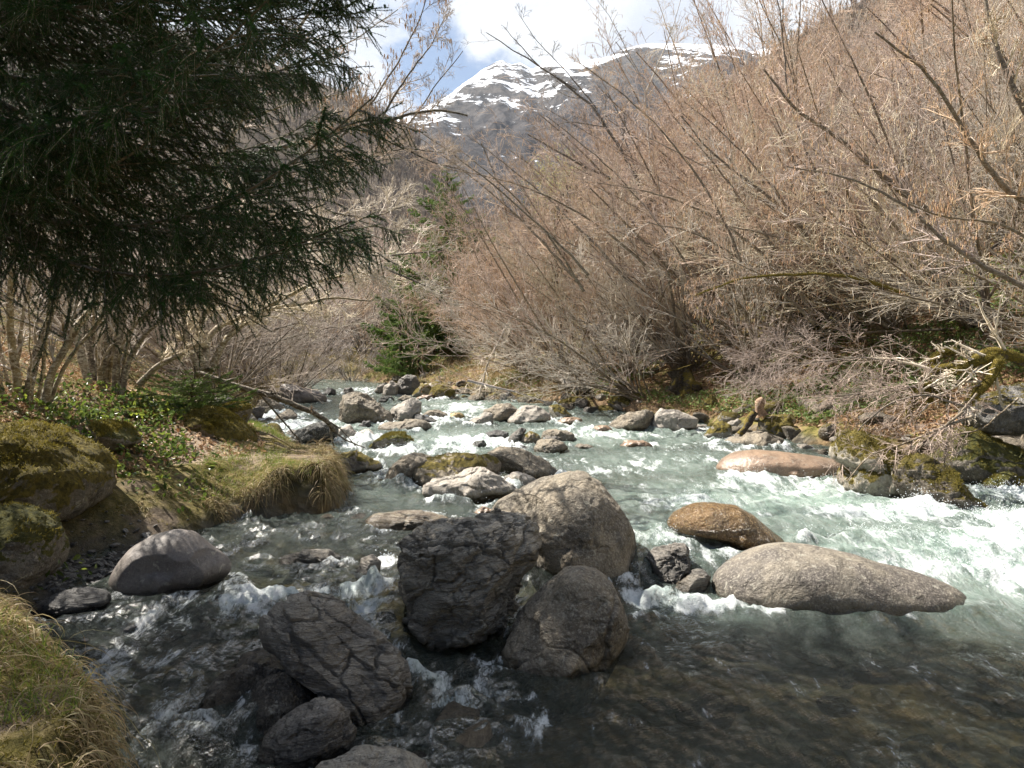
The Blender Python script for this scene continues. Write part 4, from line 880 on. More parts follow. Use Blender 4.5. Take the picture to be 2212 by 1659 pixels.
def shrub_meshes(name, seed, h, ns, lean, spread, twm='twig', kk=700, **kw):
    g0, g1, g2, g3, r = hazel_parts(seed, h, ns, lean, spread, **kw)
    a = make_mesh(name + '_stems', *[(lambda t: t[0])(tubes([g0], 5))], [tubes([g0], 5)[1]], M['stem'])
    V, F = tubes([g1, g2, g3], 3); V2, F2 = catkin_mesh(g3[0], r, kk)
    b = make_mesh(name + '_crown', np.concatenate([V, V2]), [F, F2 + len(V)], [M[twm], M['catkin']], matidx=np.concatenate([np.zeros(len(F)), np.ones(len(F2))]))
    return [('stems', a), ('crown', b)]
SHR = [shrub_meshes('hazel', 11, 6.0, 13, .62, .9), shrub_meshes('hazel', 12, 6.5, 15, .75, .7), shrub_meshes('hazel', 13, 5.5, 14, .5, 1.6, twm='twigpale'),
       shrub_meshes('hazel', 14, 7.0, 12, .8, .6, kk=1200), shrub_meshes('hazel', 15, 5.0, 18, .95, .8, droop=.02, twm='twigpale')]
SHG = [shrub_meshes('osier', 21, 4.5, 22, .7, 1.8, twm='twiggrey', kk=60), shrub_meshes('osier', 22, 6.0, 16, .45, 2.0, twm='twiggrey', kk=60)]
def place(parts, name, label, cat, loc, rz, sc, group=None, tilt=0.0, stubs=None):
    e = empty(name, loc, rz); e.scale = (sc,) * 3; e.rotation_euler = (0, tilt, rz); tag(e, label, cat, group)
    for pn, me in parts: obj(pn, me, parent=e)
    return e
rg = np.random.default_rng(77)
G = lambda x, y: (x, y, tz(x, y) - .05)
# named shrubs on the right bank: (photo x, y of the base, variant, heading offset, scale)
named = [((1480, 800), 0, 0.1, .95, 'bushy hazel stool with a fan of upright shoots above the dark hollow'),
         ((1500, 790), 4, -.2, .85, 'low hazel spray arching over the right shore below the fan shaped stool'),
         ((1735, 690), 1, 0.1, 1.0, 'tall hazel rising from the dark mossy stump in the right bank'),
         ((1160, 800), 4, .2, .8, 'tangled brown bush behind the hanging dead grey branch'),
         ((1940, 720), 3, 0.0, 1.0, 'big leaning hazel with many reddish catkins above the mossy limbs'),
         ((2110, 700), 3, .15, 1.1, 'large catkin laden hazel nearest the right edge')]
for (px, py), v, a, sc, lb in named:
    g = GP(px, py); place(SHR[v], 'hazel_bush', lb, 'bush', (g[0], g[1], g[2] - .1), a, sc)
n = 0; tries = 0
pts_ = []
while n < 200 and tries < 9000:
    tries += 1
    y = 9 + 75 * rg.random() ** 1.5; s = rg.random() ** 1.2 * 38 + .8
    x = np.interp(y, [9, 12, 16, 20, 28, 32, 40, 90], [8.2, 6.5, 4.8, 2.8, -1.5, -4, -5, -3]) + s
    if x / y > .78 or x / y < -.2: continue
    if y < 13.5 and s < 2.0: continue
    if y < 19 and x / y > .24 and s < 3.6: continue
    if any((x - a) ** 2 + (y - b) ** 2 < (1.0 + .02 * y) ** 2 for a, b in pts_): continue
    if sdf([x], [y])[0] < .6 or (x / y < -.02 and y < 62): continue
    pts_.append((x, y)); v = int(rg.integers(5)); sc = rg.uniform(.75, 1.15) * (1 + y * .006)
    z_ = tz(x, y)
    px_ = 1106 + x / y * FOC; topy = 786 - (z_ + 5.2 * sc - CAMZ) / y * FOC
    lim = np.interp(px_, [850, 1000, 1200, 1400, 1560, 1700, 2300], [600, 560, 500, 330, 190, 60, -300])
    if topy < lim: sc *= max(.35, (786 - lim) / FOC * y + CAMZ - z_) / (5.2 * sc) if (786 - lim) / FOC * y + CAMZ - z_ > 0 else .3
    if sc < .4: continue
    place(SHR[v], 'hazel_bush', 'bare brown hazel bush in the dense thicket covering the right hand slope', 'bush', (x, y, z_ - .1), rg.normal() * .35, sc, 'hazel thicket on the right slope')
    n += 1
# across the end of the river and up the left side
n = 0; tries = 0
while n < 75 and tries < 5000:
    tries += 1
    y = rg.uniform(17, 75); x = rg.uniform(-.62, -.03) * y
    s = sdf([x], [y])[0]
    if s < .8: continue
    if -.165 < x / y < -.02 and y < 45: continue
    if y < 33 and x > np.interp(y, [17, 26, 33], [-6.5, -8.8, -9.5]): continue
    if any((x - a) ** 2 + (y - b) ** 2 < (1.2 + .02 * y) ** 2 for a, b in pts_): continue
    pts_.append((x, y)); grey = rg.random() < .6; S = SHG if grey else SHR
    place(S[int(rg.integers(len(S)))], 'osier_bush' if grey else 'hazel_bush', 'leafless grey bush in the brush filling the valley floor on the left' if grey else 'leafless brown bush in the brush filling the valley floor on the left', 'bush',
          (x, y, tz(x, y) - .1), rg.uniform(0, 6.28) if grey else rg.choice([0, math.pi]) + rg.normal() * .5, rg.uniform(.7, 1.2) * (1 + .004 * y), 'grey brush on the valley floor' if grey else 'brown brush on the valley floor')
    n += 1
for (px, py, sc, a, lb) in ((610, 815, .8, 1.2, 'pale grey osier spreading low over the far left shore'), (540, 800, .9, .3, 'pale grey osier behind the fallen black branch'), (760, 800, .55, 0, 'grey bush on top of the low rocky bank at the river bend')):
    y = 24 if px < 700 else 36; p = U(px, py, y); place(SHG[0], 'osier_bush', lb, 'bush', G(p[0], y), a, sc)

# far woods as masses of slender bare crowns
def woods(name, label, H, n, seed, cols, hgt=9.0, sel=None, con=0.0):
    xs, ys, Z = H; r = np.random.default_rng(seed)
    fx = r.random(n) * (len(xs) - 1); fy = (1 - r.random(n) ** 1.3) * 0.86 * (len(ys) - 1)
    i = fx.astype(int); j = fy.astype(int); base = np.stack([xs[i] + (fx - i) * (xs[1] - xs[0]), ys[j], Z[j, i] - 1], 1)
    h = hgt * r.uniform(.6, 1.3, n); m = 12
    b = np.repeat(base, m, 0) + np.stack([np.zeros(n * m), np.zeros(n * m), np.repeat(h, m) * r.uniform(0, .55, n * m)], 1)
    az = r.uniform(0, 6.28, n * m); sp = r.uniform(.05, .5, n * m)
    d = np.stack([np.cos(az) * sp, np.sin(az) * sp, np.ones(n * m)], 1); L = np.repeat(h, m) * r.uniform(.3, .6, n * m)
    P = np.stack([b, b + d * L[:, None] * .55, b + d * L[:, None]], 1)
    V, F = ribbons(P, np.stack([np.full(n * m, .22), np.full(n * m, .16), np.full(n * m, .04)], 1), r)
    me = make_mesh(name, V, [F], leaf_mat(name + '_bark', cols, .1, .9)); tag(obj(name, me), label, 'wood', kind='stuff')
woods('left_woods', 'bare grey brown wood covering the hill on the left', HL, 7000, 3, [(.20, .16, .13), (.30, .25, .21), (.13, .11, .095)])
woods('right_woods', 'bare brown wood on the hillside behind the thicket', HR, 7000, 4, [(.25, .19, .14), (.36, .28, .21), (.16, .125, .10)])
# bare scrub between the shrubs on both valley sides
def slope_scrub(name, label, n, seed, xr, mat):
    r = np.random.default_rng(seed); y = r.uniform(40, 260, n); x = y * r.uniform(xr[0], xr[1], n); z = terr(x, y)
    m = 14; h = np.repeat(r.uniform(1.5, 5.5, n), m); b = np.repeat(np.stack([x, y, z], 1), m, 0) + r.normal(size=(n * m, 3)) * arr(.8, .8, .3)
    d = r.normal(size=(n * m, 3)) * .55 + arr(0, 0, 1); b[:, 2] += r.uniform(0, .5, n * m) * h
    P = np.stack([b, b + d * h[:, None] * .3, b + d * h[:, None] * .55 + r.normal(size=(n * m, 3)) * .2], 1)
    w = np.repeat(.02 + y * .00028, m)
    V, F = ribbons(P, np.stack([w, w * .7, w * .25], 1), r); tag(obj(name, make_mesh(name, V, [F], mat)), label, 'scrub', kind='stuff')
slope_scrub('right_scrub', 'dense bare scrub high on the right hand slope', 9000, 8, (-.02, .85), leaf_mat('scrub_tan', [(.46, .36, .26), (.34, .26, .19), (.56, .46, .35)], .1, .9))
slope_scrub('left_scrub', 'dense bare grey scrub on the left hand slope', 8000, 9, (-.8, -.0), leaf_mat('scrub_grey', [(.42, .35, .29), (.31, .26, .21), (.52, .45, .38)], .1, .9))
# ------------------------------------------------------------------ spruces
def spruce_branch(seed, L, nsec, nter, fine=1.0, droop=.5, nl=.016, nw=.0013, per=620):
    r = np.random.default_rng(seed); K = 14; t = np.linspace(0, 1, K)
    ax = np.stack([L * t, .1 * np.sin(t * 3 + seed) * t, L * (-.22 * droop * t - .10 * droop * np.sin(t * math.pi) + .12 * t ** 3)], 1)[None]
    R = (.018 * (1 - t) + .004)[None]
    ts = np.sort(r.uniform(.06, 1, nsec)); f = ts * (K - 1); i = np.minimum(f.astype(int), K - 2); w = (f - i)[:, None]
    b = ax[0, i] * (1 - w) + ax[0, i + 1] * w; T = norm(ax[0, i + 1] - ax[0, i])
    sd = np.where(np.arange(nsec) % 2 == 0, 1., -1.)[:, None]
    d = T * .62 + arr(0, 1, 0) * sd * .72 + r.normal(size=(nsec, 3)) * .12 + arr(0, 0, -.10)
    Ls = L * .33 * (1 - ts * .72) * r.uniform(.6, 1.2, nsec) + .1
    P1, R1 = stems(b, d, Ls, np.full(nsec, .006), np.full(nsec, .002), 8, -.05 * droop, .04, r)
    down = lambda rr, base, TT: rr.normal(size=base.shape) * .6 + arr(0, 0, -.75 * droop)
    P2, R2 = grow(P1, R1, nter, L * .075, .75, 5, -.05 * droop, .06, r, .1, 1, .7, .5, taper=.45, perp=down); R2 = np.full_like(R2, .0016)
    tips = []
    for P, dens in ((ax[:, 5:], 1.2), (P1, 1.0), (P2, 1.0)):
        seg = np.linalg.norm(P[:, 1:] - P[:, :-1], axis=2); m = np.maximum((seg * per * fine * dens).astype(int), 1)
        A = np.repeat(P[:, :-1].reshape(-1, 3), m.ravel(), 0); B = np.repeat(P[:, 1:].reshape(-1, 3), m.ravel(), 0)
        u = r.random((len(A), 1)); p = A + (B - A) * u; TT = norm(B - A)
        q = r.normal(size=p.shape); q = norm(q - (q * TT).sum(1, keepdims=True) * TT)
        dd = norm(TT * .75 + q * .8); ln = nl * r.uniform(.75, 1.2, (len(p), 1))
        sdv = norm(np.cross(dd, q)) * nw
        tips.append(np.stack([p - sdv, p + sdv, p + dd * ln], 1))
    NV = np.concatenate(tips).reshape(-1, 3)
    V, F = tubes([(ax, R), (P1, R1), (P2, R2)], 3)
    F2 = np.arange(len(NV)).reshape(-1, 3) + len(V)
    return np.concatenate([V, NV]), F, F2
def branch_mesh(name, mat, *a, **k):
    V, F, F2 = spruce_branch(*a, **k)
    return make_mesh(name, V, [F, F2], [M['stem'], mat], smooth=False, matidx=np.concatenate([np.zeros(len(F)), np.ones(len(F2))]))
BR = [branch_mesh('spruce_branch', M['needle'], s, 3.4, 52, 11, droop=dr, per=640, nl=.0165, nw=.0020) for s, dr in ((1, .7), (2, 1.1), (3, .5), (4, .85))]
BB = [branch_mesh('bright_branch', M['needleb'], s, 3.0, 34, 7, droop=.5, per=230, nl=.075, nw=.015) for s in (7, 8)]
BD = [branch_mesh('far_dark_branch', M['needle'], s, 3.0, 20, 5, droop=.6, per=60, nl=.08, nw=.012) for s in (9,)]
def trunk_obj(parent, h, r0, lean=(0, 0), mat='darkwood', seed=0):
    r = np.random.default_rng(seed); t = np.linspace(0, 1, 14)
    P = np.stack([lean[0] * t + .03 * np.sin(t * 9), lean[1] * t, h * t], 1)[None]
    V, F = tubes([(P, (r0 * (1 - t) ** .8 + .01)[None])], 10); return obj('trunk', make_mesh('trunk', V, [F], M[mat]), parent=parent)
def spruce(name, label, loc, h, meshes, nb, z0, lmax, seed, r0=.2, blen=3.4, az_ok=None, tilt=.0, extra=()):
    r = np.random.default_rng(seed); e = empty(name, loc); tag(e, label, 'tree'); trunk_obj(e, h, r0, seed=seed)
    k = 0; t = 0
    while k < nb and t < nb * 20:
        t += 1; z = z0 + (h - z0 - .2) * (k / nb) ** 1.15; az = k * 2.39996 + r.normal() * .3
        ln = lmax * (1 - (z - z0) / (h - z0)) ** .75 * r.uniform(.82, 1.1) + .12
        k += 1
        if az_ok is not None and not az_ok(az % (2 * math.pi), z): continue
        o = obj('branch', meshes[int(r.integers(len(meshes)))], parent=e, loc=(0, 0, z))
        o.rotation_euler = (r.normal() * .15, tilt + r.normal() * .1 - .25 * (z / h), az); o.scale = (ln / blen,) * 3
    for (z, az, ln, tl) in extra:
        o = obj('branch', meshes[1 if z < 3.6 else int(r.integers(len(meshes)))], parent=e, loc=(0, 0, z)); o.rotation_euler = (r.normal() * .2, tl, az); o.scale = (ln / blen,) * 3
    return e
big_ok = lambda a, z: not (math.radians(200) < a < math.radians(325) and z < 7)
ex = []
re_ = np.random.default_rng(12)
for k in range(38):   # boughs reaching out over the stream
    z = 2.7 + 4.2 * (k / 38.); ex.append((z, re_.uniform(-.55, .6), re_.uniform(3.0, 4.1), re_.uniform(-.22, .16)))
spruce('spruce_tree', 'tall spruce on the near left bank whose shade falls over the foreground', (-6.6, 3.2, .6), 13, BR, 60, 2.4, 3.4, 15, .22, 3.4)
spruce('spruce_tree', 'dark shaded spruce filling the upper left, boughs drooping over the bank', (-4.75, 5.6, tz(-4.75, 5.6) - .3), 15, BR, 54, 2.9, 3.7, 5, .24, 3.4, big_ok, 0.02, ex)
# spruces of the middle distance
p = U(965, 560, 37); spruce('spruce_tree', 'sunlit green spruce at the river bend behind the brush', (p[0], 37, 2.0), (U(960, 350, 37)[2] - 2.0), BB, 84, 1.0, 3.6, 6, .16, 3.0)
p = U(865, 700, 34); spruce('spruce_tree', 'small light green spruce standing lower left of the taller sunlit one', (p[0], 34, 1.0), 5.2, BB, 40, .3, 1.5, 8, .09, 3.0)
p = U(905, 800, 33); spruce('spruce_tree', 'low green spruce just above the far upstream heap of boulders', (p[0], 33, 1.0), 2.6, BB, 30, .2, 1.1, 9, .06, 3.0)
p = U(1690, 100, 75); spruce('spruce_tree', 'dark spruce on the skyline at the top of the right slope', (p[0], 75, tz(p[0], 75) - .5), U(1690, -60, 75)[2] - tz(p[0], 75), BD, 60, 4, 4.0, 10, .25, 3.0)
p = U(835, 300, 200)
g = GP(418, 905, 6); sapb = branch_mesh('sapling_branch', M['needleb'], 31, 1.0, 14, 4, droop=.15, per=800, nl=.02, nw=.0036)
sz_ = U(418, 790, g[1])[2] - g[2]
spruce('spruce_sapling', 'bright green spruce sapling beside the dirt path on the left bank', (g[0], g[1], g[2]), sz_, [sapb], 40, .08, .68, 11, .014, 1.0, tilt=-.12)

# ------------------------------------------------------------------ bare trees traced through the view
def spline(pts, K):
    pts = np.asarray(pts, float); n = len(pts); t = np.concatenate([[0], np.cumsum(np.linalg.norm(np.diff(pts, axis=0), axis=1))]); t /= t[-1]
    s = np.linspace(0, 1, K); o = np.stack([np.interp(s, t, pts[:, i]) for i in range(3)], 1)
    for _ in range(2): o[1:-1] = .25 * o[:-2] + .5 * o[1:-1] + .25 * o[2:]
    return o
def limb(pxs, Y, r0, r1, rng, K=20, wob=.012):
    Ys = Y if hasattr(Y, '__len__') else [Y] * len(pxs)
    if len(Ys) == 2: Ys = np.linspace(Ys[0], Ys[1], len(pxs))
    P = spline([U(a, b, y) for (a, b), y in zip(pxs, Ys)], K)
    L = np.linalg.norm(P[-1] - P[0]); P[1:-1] += rng.normal(size=(K - 2, 3)) * wob * L * .15
    t = np.linspace(0, 1, K); R = r0 + (r1 - r0) * t ** .8
    return P[None], R[None]
def bare_tree(name, label, limbs, seed, mats=('trunk', 'twig'), sub=(8, 8, 4), sl=.3, up=.05, ang=.7, cat='tree', group=None, sides=8, tk=1.0, t0=.15, cats=0):
    """limbs: list of (px points, Y or (Y0,Y1), r0, r1)"""
    r = np.random.default_rng(seed); big = [limb(a, y, r0, r1, r) for a, y, r0, r1 in limbs]
    e = empty(name, tuple(big[0][0][0, 0])); tag(e, label, cat, group); o3 = big[0][0][0, 0]
    for P, R in big:
        V, F = tubes([(P, R)], sides); V = V - o3
        V += (0.12 * np.repeat(R.reshape(-1), sides) * vnoise(V[:, 0] * 14, V[:, 1] * 14, V[:, 2] * 14, seed))[:, None] * r.normal(size=(1, 3))
        obj('trunk' if P is big[0][0] else 'limb', make_mesh('trunk', V, [F], M[mats[0]]), parent=e)
    if mats[0] == 'mosslimb':
        for P, R in big:
            m_ = 2600; k_ = r.integers(0, P.shape[1] - 1, m_); u_ = r.random((m_, 1)); n_ = norm(r.normal(size=(m_, 3)) + arr(0, 0, .5))
            MOSS.append((P[0, k_] * (1 - u_) + P[0, k_ + 1] * u_ + n_ * R[0, k_][:, None] * .95, n_))
    gs = []
    for P, R in big:
        L = np.linalg.norm(np.diff(P[0], axis=0), axis=1).sum()
        g1 = grow(P, R, sub[0], L * sl, ang, 8, up, .10, r, t0, 1, .5, .25); g1 = (g1[0], np.maximum(g1[1], .0035 * tk))
        g2 = grow(*g1, sub[1], L * sl * .42, .7, 5, up * .6, .14, r, .15, 1, .65, .4); g2 = (g2[0], np.maximum(g2[1], .0025 * tk))
        g3 = grow(*g2, sub[2], L * sl * .16, .75, 4, up * .4, .2, r, .2, 1, .8, .5); g3 = (g3[0], np.maximum(g3[1], .002 * tk)); gs += [g1, g2, g3]
    V, F = tubes(gs, 3); V2, F2 = catkin_mesh(gs[2][0], r, max(cats, 1), .055, .007)
    obj('crown', make_mesh('crown', np.concatenate([V, V2]) - o3, [F, F2 + len(V)], [M[mats[1]], M['catkin']], matidx=np.concatenate([np.zeros(len(F)), np.ones(len(F2))])), parent=e)
    return e
# leaning trees in front of the mountain
bare_tree('bare_tree', 'slender bare tree leaning left across the snowy mountain, its fork against the sky', [([(1450,560),(1400,440),(1360,350),(1320,290),(1290,240),(1245,195),(1180,150),(1120,115),(1050,70)], 24, .085, .012), ([(1245,195),(1160,140),(1090,60)], 24, .03, .008), ([(1310,275),(1230,262),(1150,285)], 24, .022, .006), ([(1290,235),(1220,150),(1160,90),(1120,30)], 24, .025, .006)], 201, ('branchdark', 'branchdark'), (8, 6, 3), .22, .09, tk=1.5)
bare_tree('bare_tree', 'long leaning bare stem running down right below the mountain snow', [([(1620,640),(1540,530),(1470,460),(1400,430),(1330,390),(1260,360),(1200,325),(1140,290)], 22, .075, .02)], 202, ('branchdark', 'twig'), (9, 6, 3), .2, .06, tk=1.4)
bare_tree('birch_tree', 'thin upright white birch with knotty stem before the right hill', [([(1442,660),(1425,560),(1415,470),(1405,330),(1397,240),(1392,170),(1330,90)], 26, .07, .014), ([(1395,200),(1430,120),(1460,40),(1480,-40)], 26, .03, .006), ([(1393,180),(1350,100),(1320,40),(1290,0)], 26, .025, .006)], 203, ('birch', 'twigpale'), (12, 6, 3), .14, .03, tk=1.5)
bare_tree('bare_tree', 'dark thin leaning tree between the sunlit spruce and the snag', [([(1180,730),(1150,650),(1135,590),(1115,540),(1100,480),(1085,420),(1060,360),(1040,310)], 28, .08, .02)], 204, ('branchdark', 'twiggrey'), (10, 6, 3), .2, .05, tk=1.8)
bare_tree('dead_tree', 'dark rotten snag with a torn top amid the brush', [([(1195,640),(1197,560),(1200,500),(1205,455),(1215,420)], 26, .09, .06), ([(1200,480),(1225,450),(1228,415),(1222,395)], 26, .10, .03)], 205, ('darkwood', 'twiggrey'), (5, 4, 2), .3, .05, tk=1.6)
r_ = np.random.default_rng(91)
bt = bare_tree('willow_tree', 'rounded willow with fresh pale yellow green buds below the mountain', [([(1195,560),(1200,480),(1205,420),(1195,370)], 30, .05, .02), ([(1205,500),(1240,430),(1250,360)], 30, .04, .01), ([(1198,520),(1160,450),(1150,380)], 30, .04, .01)], 206, ('branchdark', 'twiggrey'), (14, 8, 3), .42, .12, tk=1.6)
c0 = U(1205, 400, 30); n = 2600; pp = r_.normal(size=(n, 3)); pp = norm(pp) * (r_.random((n, 1)) ** .5) * arr(1.5, 1.5, 1.7) + arr(*c0)
V, F = leaves(pp - np.array(bt.location), r_.normal(size=(n, 3)), r_.uniform(.035, .075, n), r_); obj('buds', make_mesh('buds', V, [F], M['bud'], smooth=False), parent=bt)
for k, (pts, Y, r0, lb) in enumerate([
  ([(1800,620),(1760,540),(1720,470),(1640,410),(1560,350),(1500,290),(1470,250)], 16, .055, 'dark leaning hazel stem curving up left against the right thicket'),
  ([(2010,460),(1930,400),(1850,330),(1800,290),(1720,240),(1650,150)], 14, .07, 'thick dark stem leaning left in the middle of the right thicket'),
  ([(1900,560),(1800,440),(1740,330),(1700,200),(1690,60),(1670,-40)], 17, .05, 'long near upright dark stem crossing the right thicket to the top'),
  ([(1860,540),(1790,400),(1730,240),(1700,120),(1640,0)], 18, .045, 'dark stem fanning left of the near upright one'),
  ([(2300,470),(2190,430),(2110,330),(2060,240),(2000,150),(1890,70)], 12, .06, 'stout stem slanting through the upper right corner'),
  ([(2212,620),(2060,540),(1960,440),(1830,380),(1700,360)], 11, .04, 'arched hazel limb curving over left above the bank'),
  ([(2260,300),(2190,200),(2150,100),(2120,-40)], 13, .08, 'pale thick stem near the top right corner'),
  ([(2300,560),(2160,480),(2040,470),(1960,440)], 9.5, .03, 'near limb with pale upper side crossing right edge'),
  ([(1960,640),(1860,600),(1740,590),(1600,600),(1500,640)], 14, .04, 'horizontal mossy limb reaching left over the green bank'),
  ([(1760,700),(1700,640),(1600,560),(1500,500),(1400,480)], 16, .045, 'low curved stem sweeping left above the hazel stool')]):
    bare_tree('hazel_tree', lb, [(pts, Y, r0, r0 * .25)], 220 + k, ('stem' if k != 8 else 'mosslimb', 'twig' if k % 3 else 'twigpale'), (14, 8, 4), .26, .03, tk=1.2, cats=260)
for k, (pts, Y, lb) in enumerate([([(1560,260),(1545,150),(1530,60),(1480,-30)], 34, 'fine twigged pale birch against the cloud beside the mountain'), ([(1640,220),(1650,120),(1640,20),(1600,-60)], 36, 'second fine twigged birch nearest the skyline spruce'), ([(1500,330),(1500,220),(1460,110),(1420,0)], 32, 'thin bare sapling poking above the right hill line')]):
    bare_tree('birch_tree', lb, [(pts, Y, .06, .012)], 240 + k, ('birch', 'twigpale'), (16, 8, 4), .3, .0, tk=1.6)
rs_ = np.random.default_rng(404)
for k in range(16):
    bx = rs_.uniform(1250, 2150); by = rs_.uniform(560, 720); Y = rs_.uniform(15, 22); ln = rs_.uniform(380, 620); a = rs_.uniform(.35, 1.0); cv = rs_.uniform(.1, .45)
    pts = [(bx - ln * t_ * math.sin(a + cv * (t_ - .5)), by - ln * t_ * math.cos(a + cv * (t_ - .5))) for t_ in np.linspace(0, 1, 6)]
    bare_tree('hazel_tree', 'slender grey brown stem fanning up and left out of the right thicket', [(pts, Y, rs_.uniform(.03, .05), .008)], 500 + k, ('stem', 'twig'), (14, 6, 3), .2, .04, ang=.45, tk=1.2, group='slender stems fanning out of the right thicket')
# left bank hazels: pale mottled trunks with long arching limbs
def LZ(px, py, y): return (px, py)
def more(ls, r=np.random.default_rng(17)):
    o = []
    for a, y, r0, r1 in ls:
        o.append((a, y, r0 * .78, r1 * .8)); dx = r.uniform(8, 22) * r.choice([-1, 1]); k = r.uniform(.25, .5)
        o.append(([(px + dx * (.6 + i * .9), py) for i, (px, py) in enumerate(a)], y if not hasattr(y, '__len__') else y[0] + .2, r0 * k, r1 * .5))
    return o
bare_tree('hazel_tree', 'clump of pale mottled hazel trunks at the left edge, green moss at the foot', more([([(60,905),(60,830),(90,740),(120,640),(180,500),(230,340)], (8.8, 9.2), .075, .03), ([(50,900),(30,800),(20,680),(30,520),(60,300)], (8.8, 9), .07, .03), ([(90,900),(110,800),(160,720),(220,620),(330,480),(430,330)], (8.7, 9.4), .07, .02), ([(75,905),(95,780),(105,660),(140,480)], 8.6, .03, .015), ([(10,900),(-20,760),(-10,560)], 8.6, .08, .04)]), 301, ('trunk', 'twigpale'), (6, 7, 3), .22, .03)
bare_tree('hazel_tree', 'group of stout flaky pale trunks standing close together above the ivy', more([([(198,880),(185,800),(165,730),(150,640),(140,500)], (10.2, 10.4), .085, .05), ([(205,880),(200,790),(180,700),(185,600),(200,450)], (10.4, 10.8), .08, .04), ([(228,870),(225,790),(240,700),(230,600),(250,420)], 10.5, .085, .04), ([(250,875),(250,800),(258,720),(280,620),(340,480),(400,360)], 10.4, .075, .03), ([(262,870),(275,780),(300,730),(350,690),(420,620),(500,500)], 10.3, .055, .02)]), 302, ('trunk', 'twigpale'), (6, 7, 3), .22, .03)
bare_tree('hazel_tree', 'leaning lichened hazel whose limbs arch low over the stream behind the sapling', [([(448,800),(440,760),(450,720),(500,690),(560,668),(640,660),(720,640),(800,650)], (10.8, 12), .06, .012), ([(440,800),(425,740),(435,690),(470,620),(520,560)], 10.8, .05, .02), ([(455,800),(470,750),(520,700),(600,650),(700,600),(790,590),(880,610)], (10.9, 12), .055, .01), ([(430,800),(400,720),(390,640),(410,520)], 10.7, .05, .02), ([(300,830),(340,790),(400,760),(440,735),(400,750)], 10.4, .05, .02)], 303, ('trunk', 'twigpale'), (14, 9, 5), .28, .02, tk=1.7)
bare_tree('hazel_tree', 'hazel with long dark lichened boughs crossing below the spruce tips towards the right', [([(300,700),(380,600),(500,560),(600,560),(700,530),(790,555),(860,595),(920,618)], 11, .045, .01), ([(320,650),(450,530),(560,520),(650,515),(740,545),(850,555),(960,540)], 11.3, .04, .008), ([(380,560),(500,470),(600,455),(700,450),(800,480),(860,440),(930,445)], 11.6, .035, .008)], 304, ('branchdark', 'twigpale'), (20, 9, 5), .26, .03, tk=1.7)
bare_tree('hazel_tree', 'mossy crooked bough reaching right above the spruce tips against the sky', [([(560,330),(680,300),(780,270),(840,262),(900,240),(960,236),(1010,250)], 9.5, .04, .012), ([(820,262),(850,210),(890,150),(930,100),(960,40)], 9.5, .018, .005), ([(760,275),(850,310),(930,350),(1010,370)], 9.6, .018, .005), ([(600,420),(720,400),(800,330),(880,320),(960,330)], 9.8, .025, .006)], 305, ('branchdark', 'twiggrey'), (18, 8, 5), .28, .03, cats=160, tk=.9)
bare_tree('hazel_tree', 'bare pale tree showing between spruce twigs against the upper left sky', [([(460,360),(520,260),(560,170),(640,70),(700,-20)], 12, .05, .02), ([(560,170),(660,130),(760,90),(860,20)], 12, .02, .006), ([(520,260),(640,220),(760,200)], 12, .02, .006)], 306, ('trunk', 'twiggrey'), (16, 8, 4), .26, .04, tk=1.0)
bare_tree('bare_tree', 'fine sprays of twigs with catkins hanging in the sky left of the mountain', [([(700,330),(790,240),(850,150),(900,60),(930,-30)], 10.5, .022, .006), ([(740,400),(860,300),(930,200),(1000,110)], 10.6, .02, .005)], 307, ('branchdark', 'twiggrey'), (16, 8, 4), .3, .02, cats=260, tk=.9)
# dead branches
bare_tree('fallen_branch', 'black lichen crusted fallen branch reaching from the left bank over the water', [([(420,806),(470,822),(520,838),(580,852),(630,872),(680,893),(712,912),(722,930)], (11.2, 11.8), .055, .035), ([(560,848),(590,885),(625,925),(655,960)], 11.6, .02, .01), ([(712,912),(716,945),(722,968)], 11.8, .02, .012), ([(715,925),(745,950),(790,968)], 11.9, .018, .008), ([(700,905),(735,925),(770,965)], 11.9, .014, .006)], 310, ('branchdark', 'branchdark'), (7, 4, 2), .12, .0, cat='branch')
bare_tree('dead_branch', 'pale grey dead branch hanging down to the water below the brown bush', [([(1138,635),(1125,665),(1098,695),(1075,745),(1055,775),(1042,830),(1035,855)], 23, .06, .02)], 311, ('twiggrey', 'twigpale'), (12, 7, 3), .25, -.08, cat='branch', tk=1.8)
bare_tree('dead_branch', 'pale brushwood lying along the waterline by the mossed flat boulder', [([(1010,822),(1060,835),(1110,845),(1160,862),(1190,875)], 21, .04, .015)], 312, ('twiggrey', 'twigpale'), (12, 6, 3), .3, .0, cat='branch', tk=1.6)
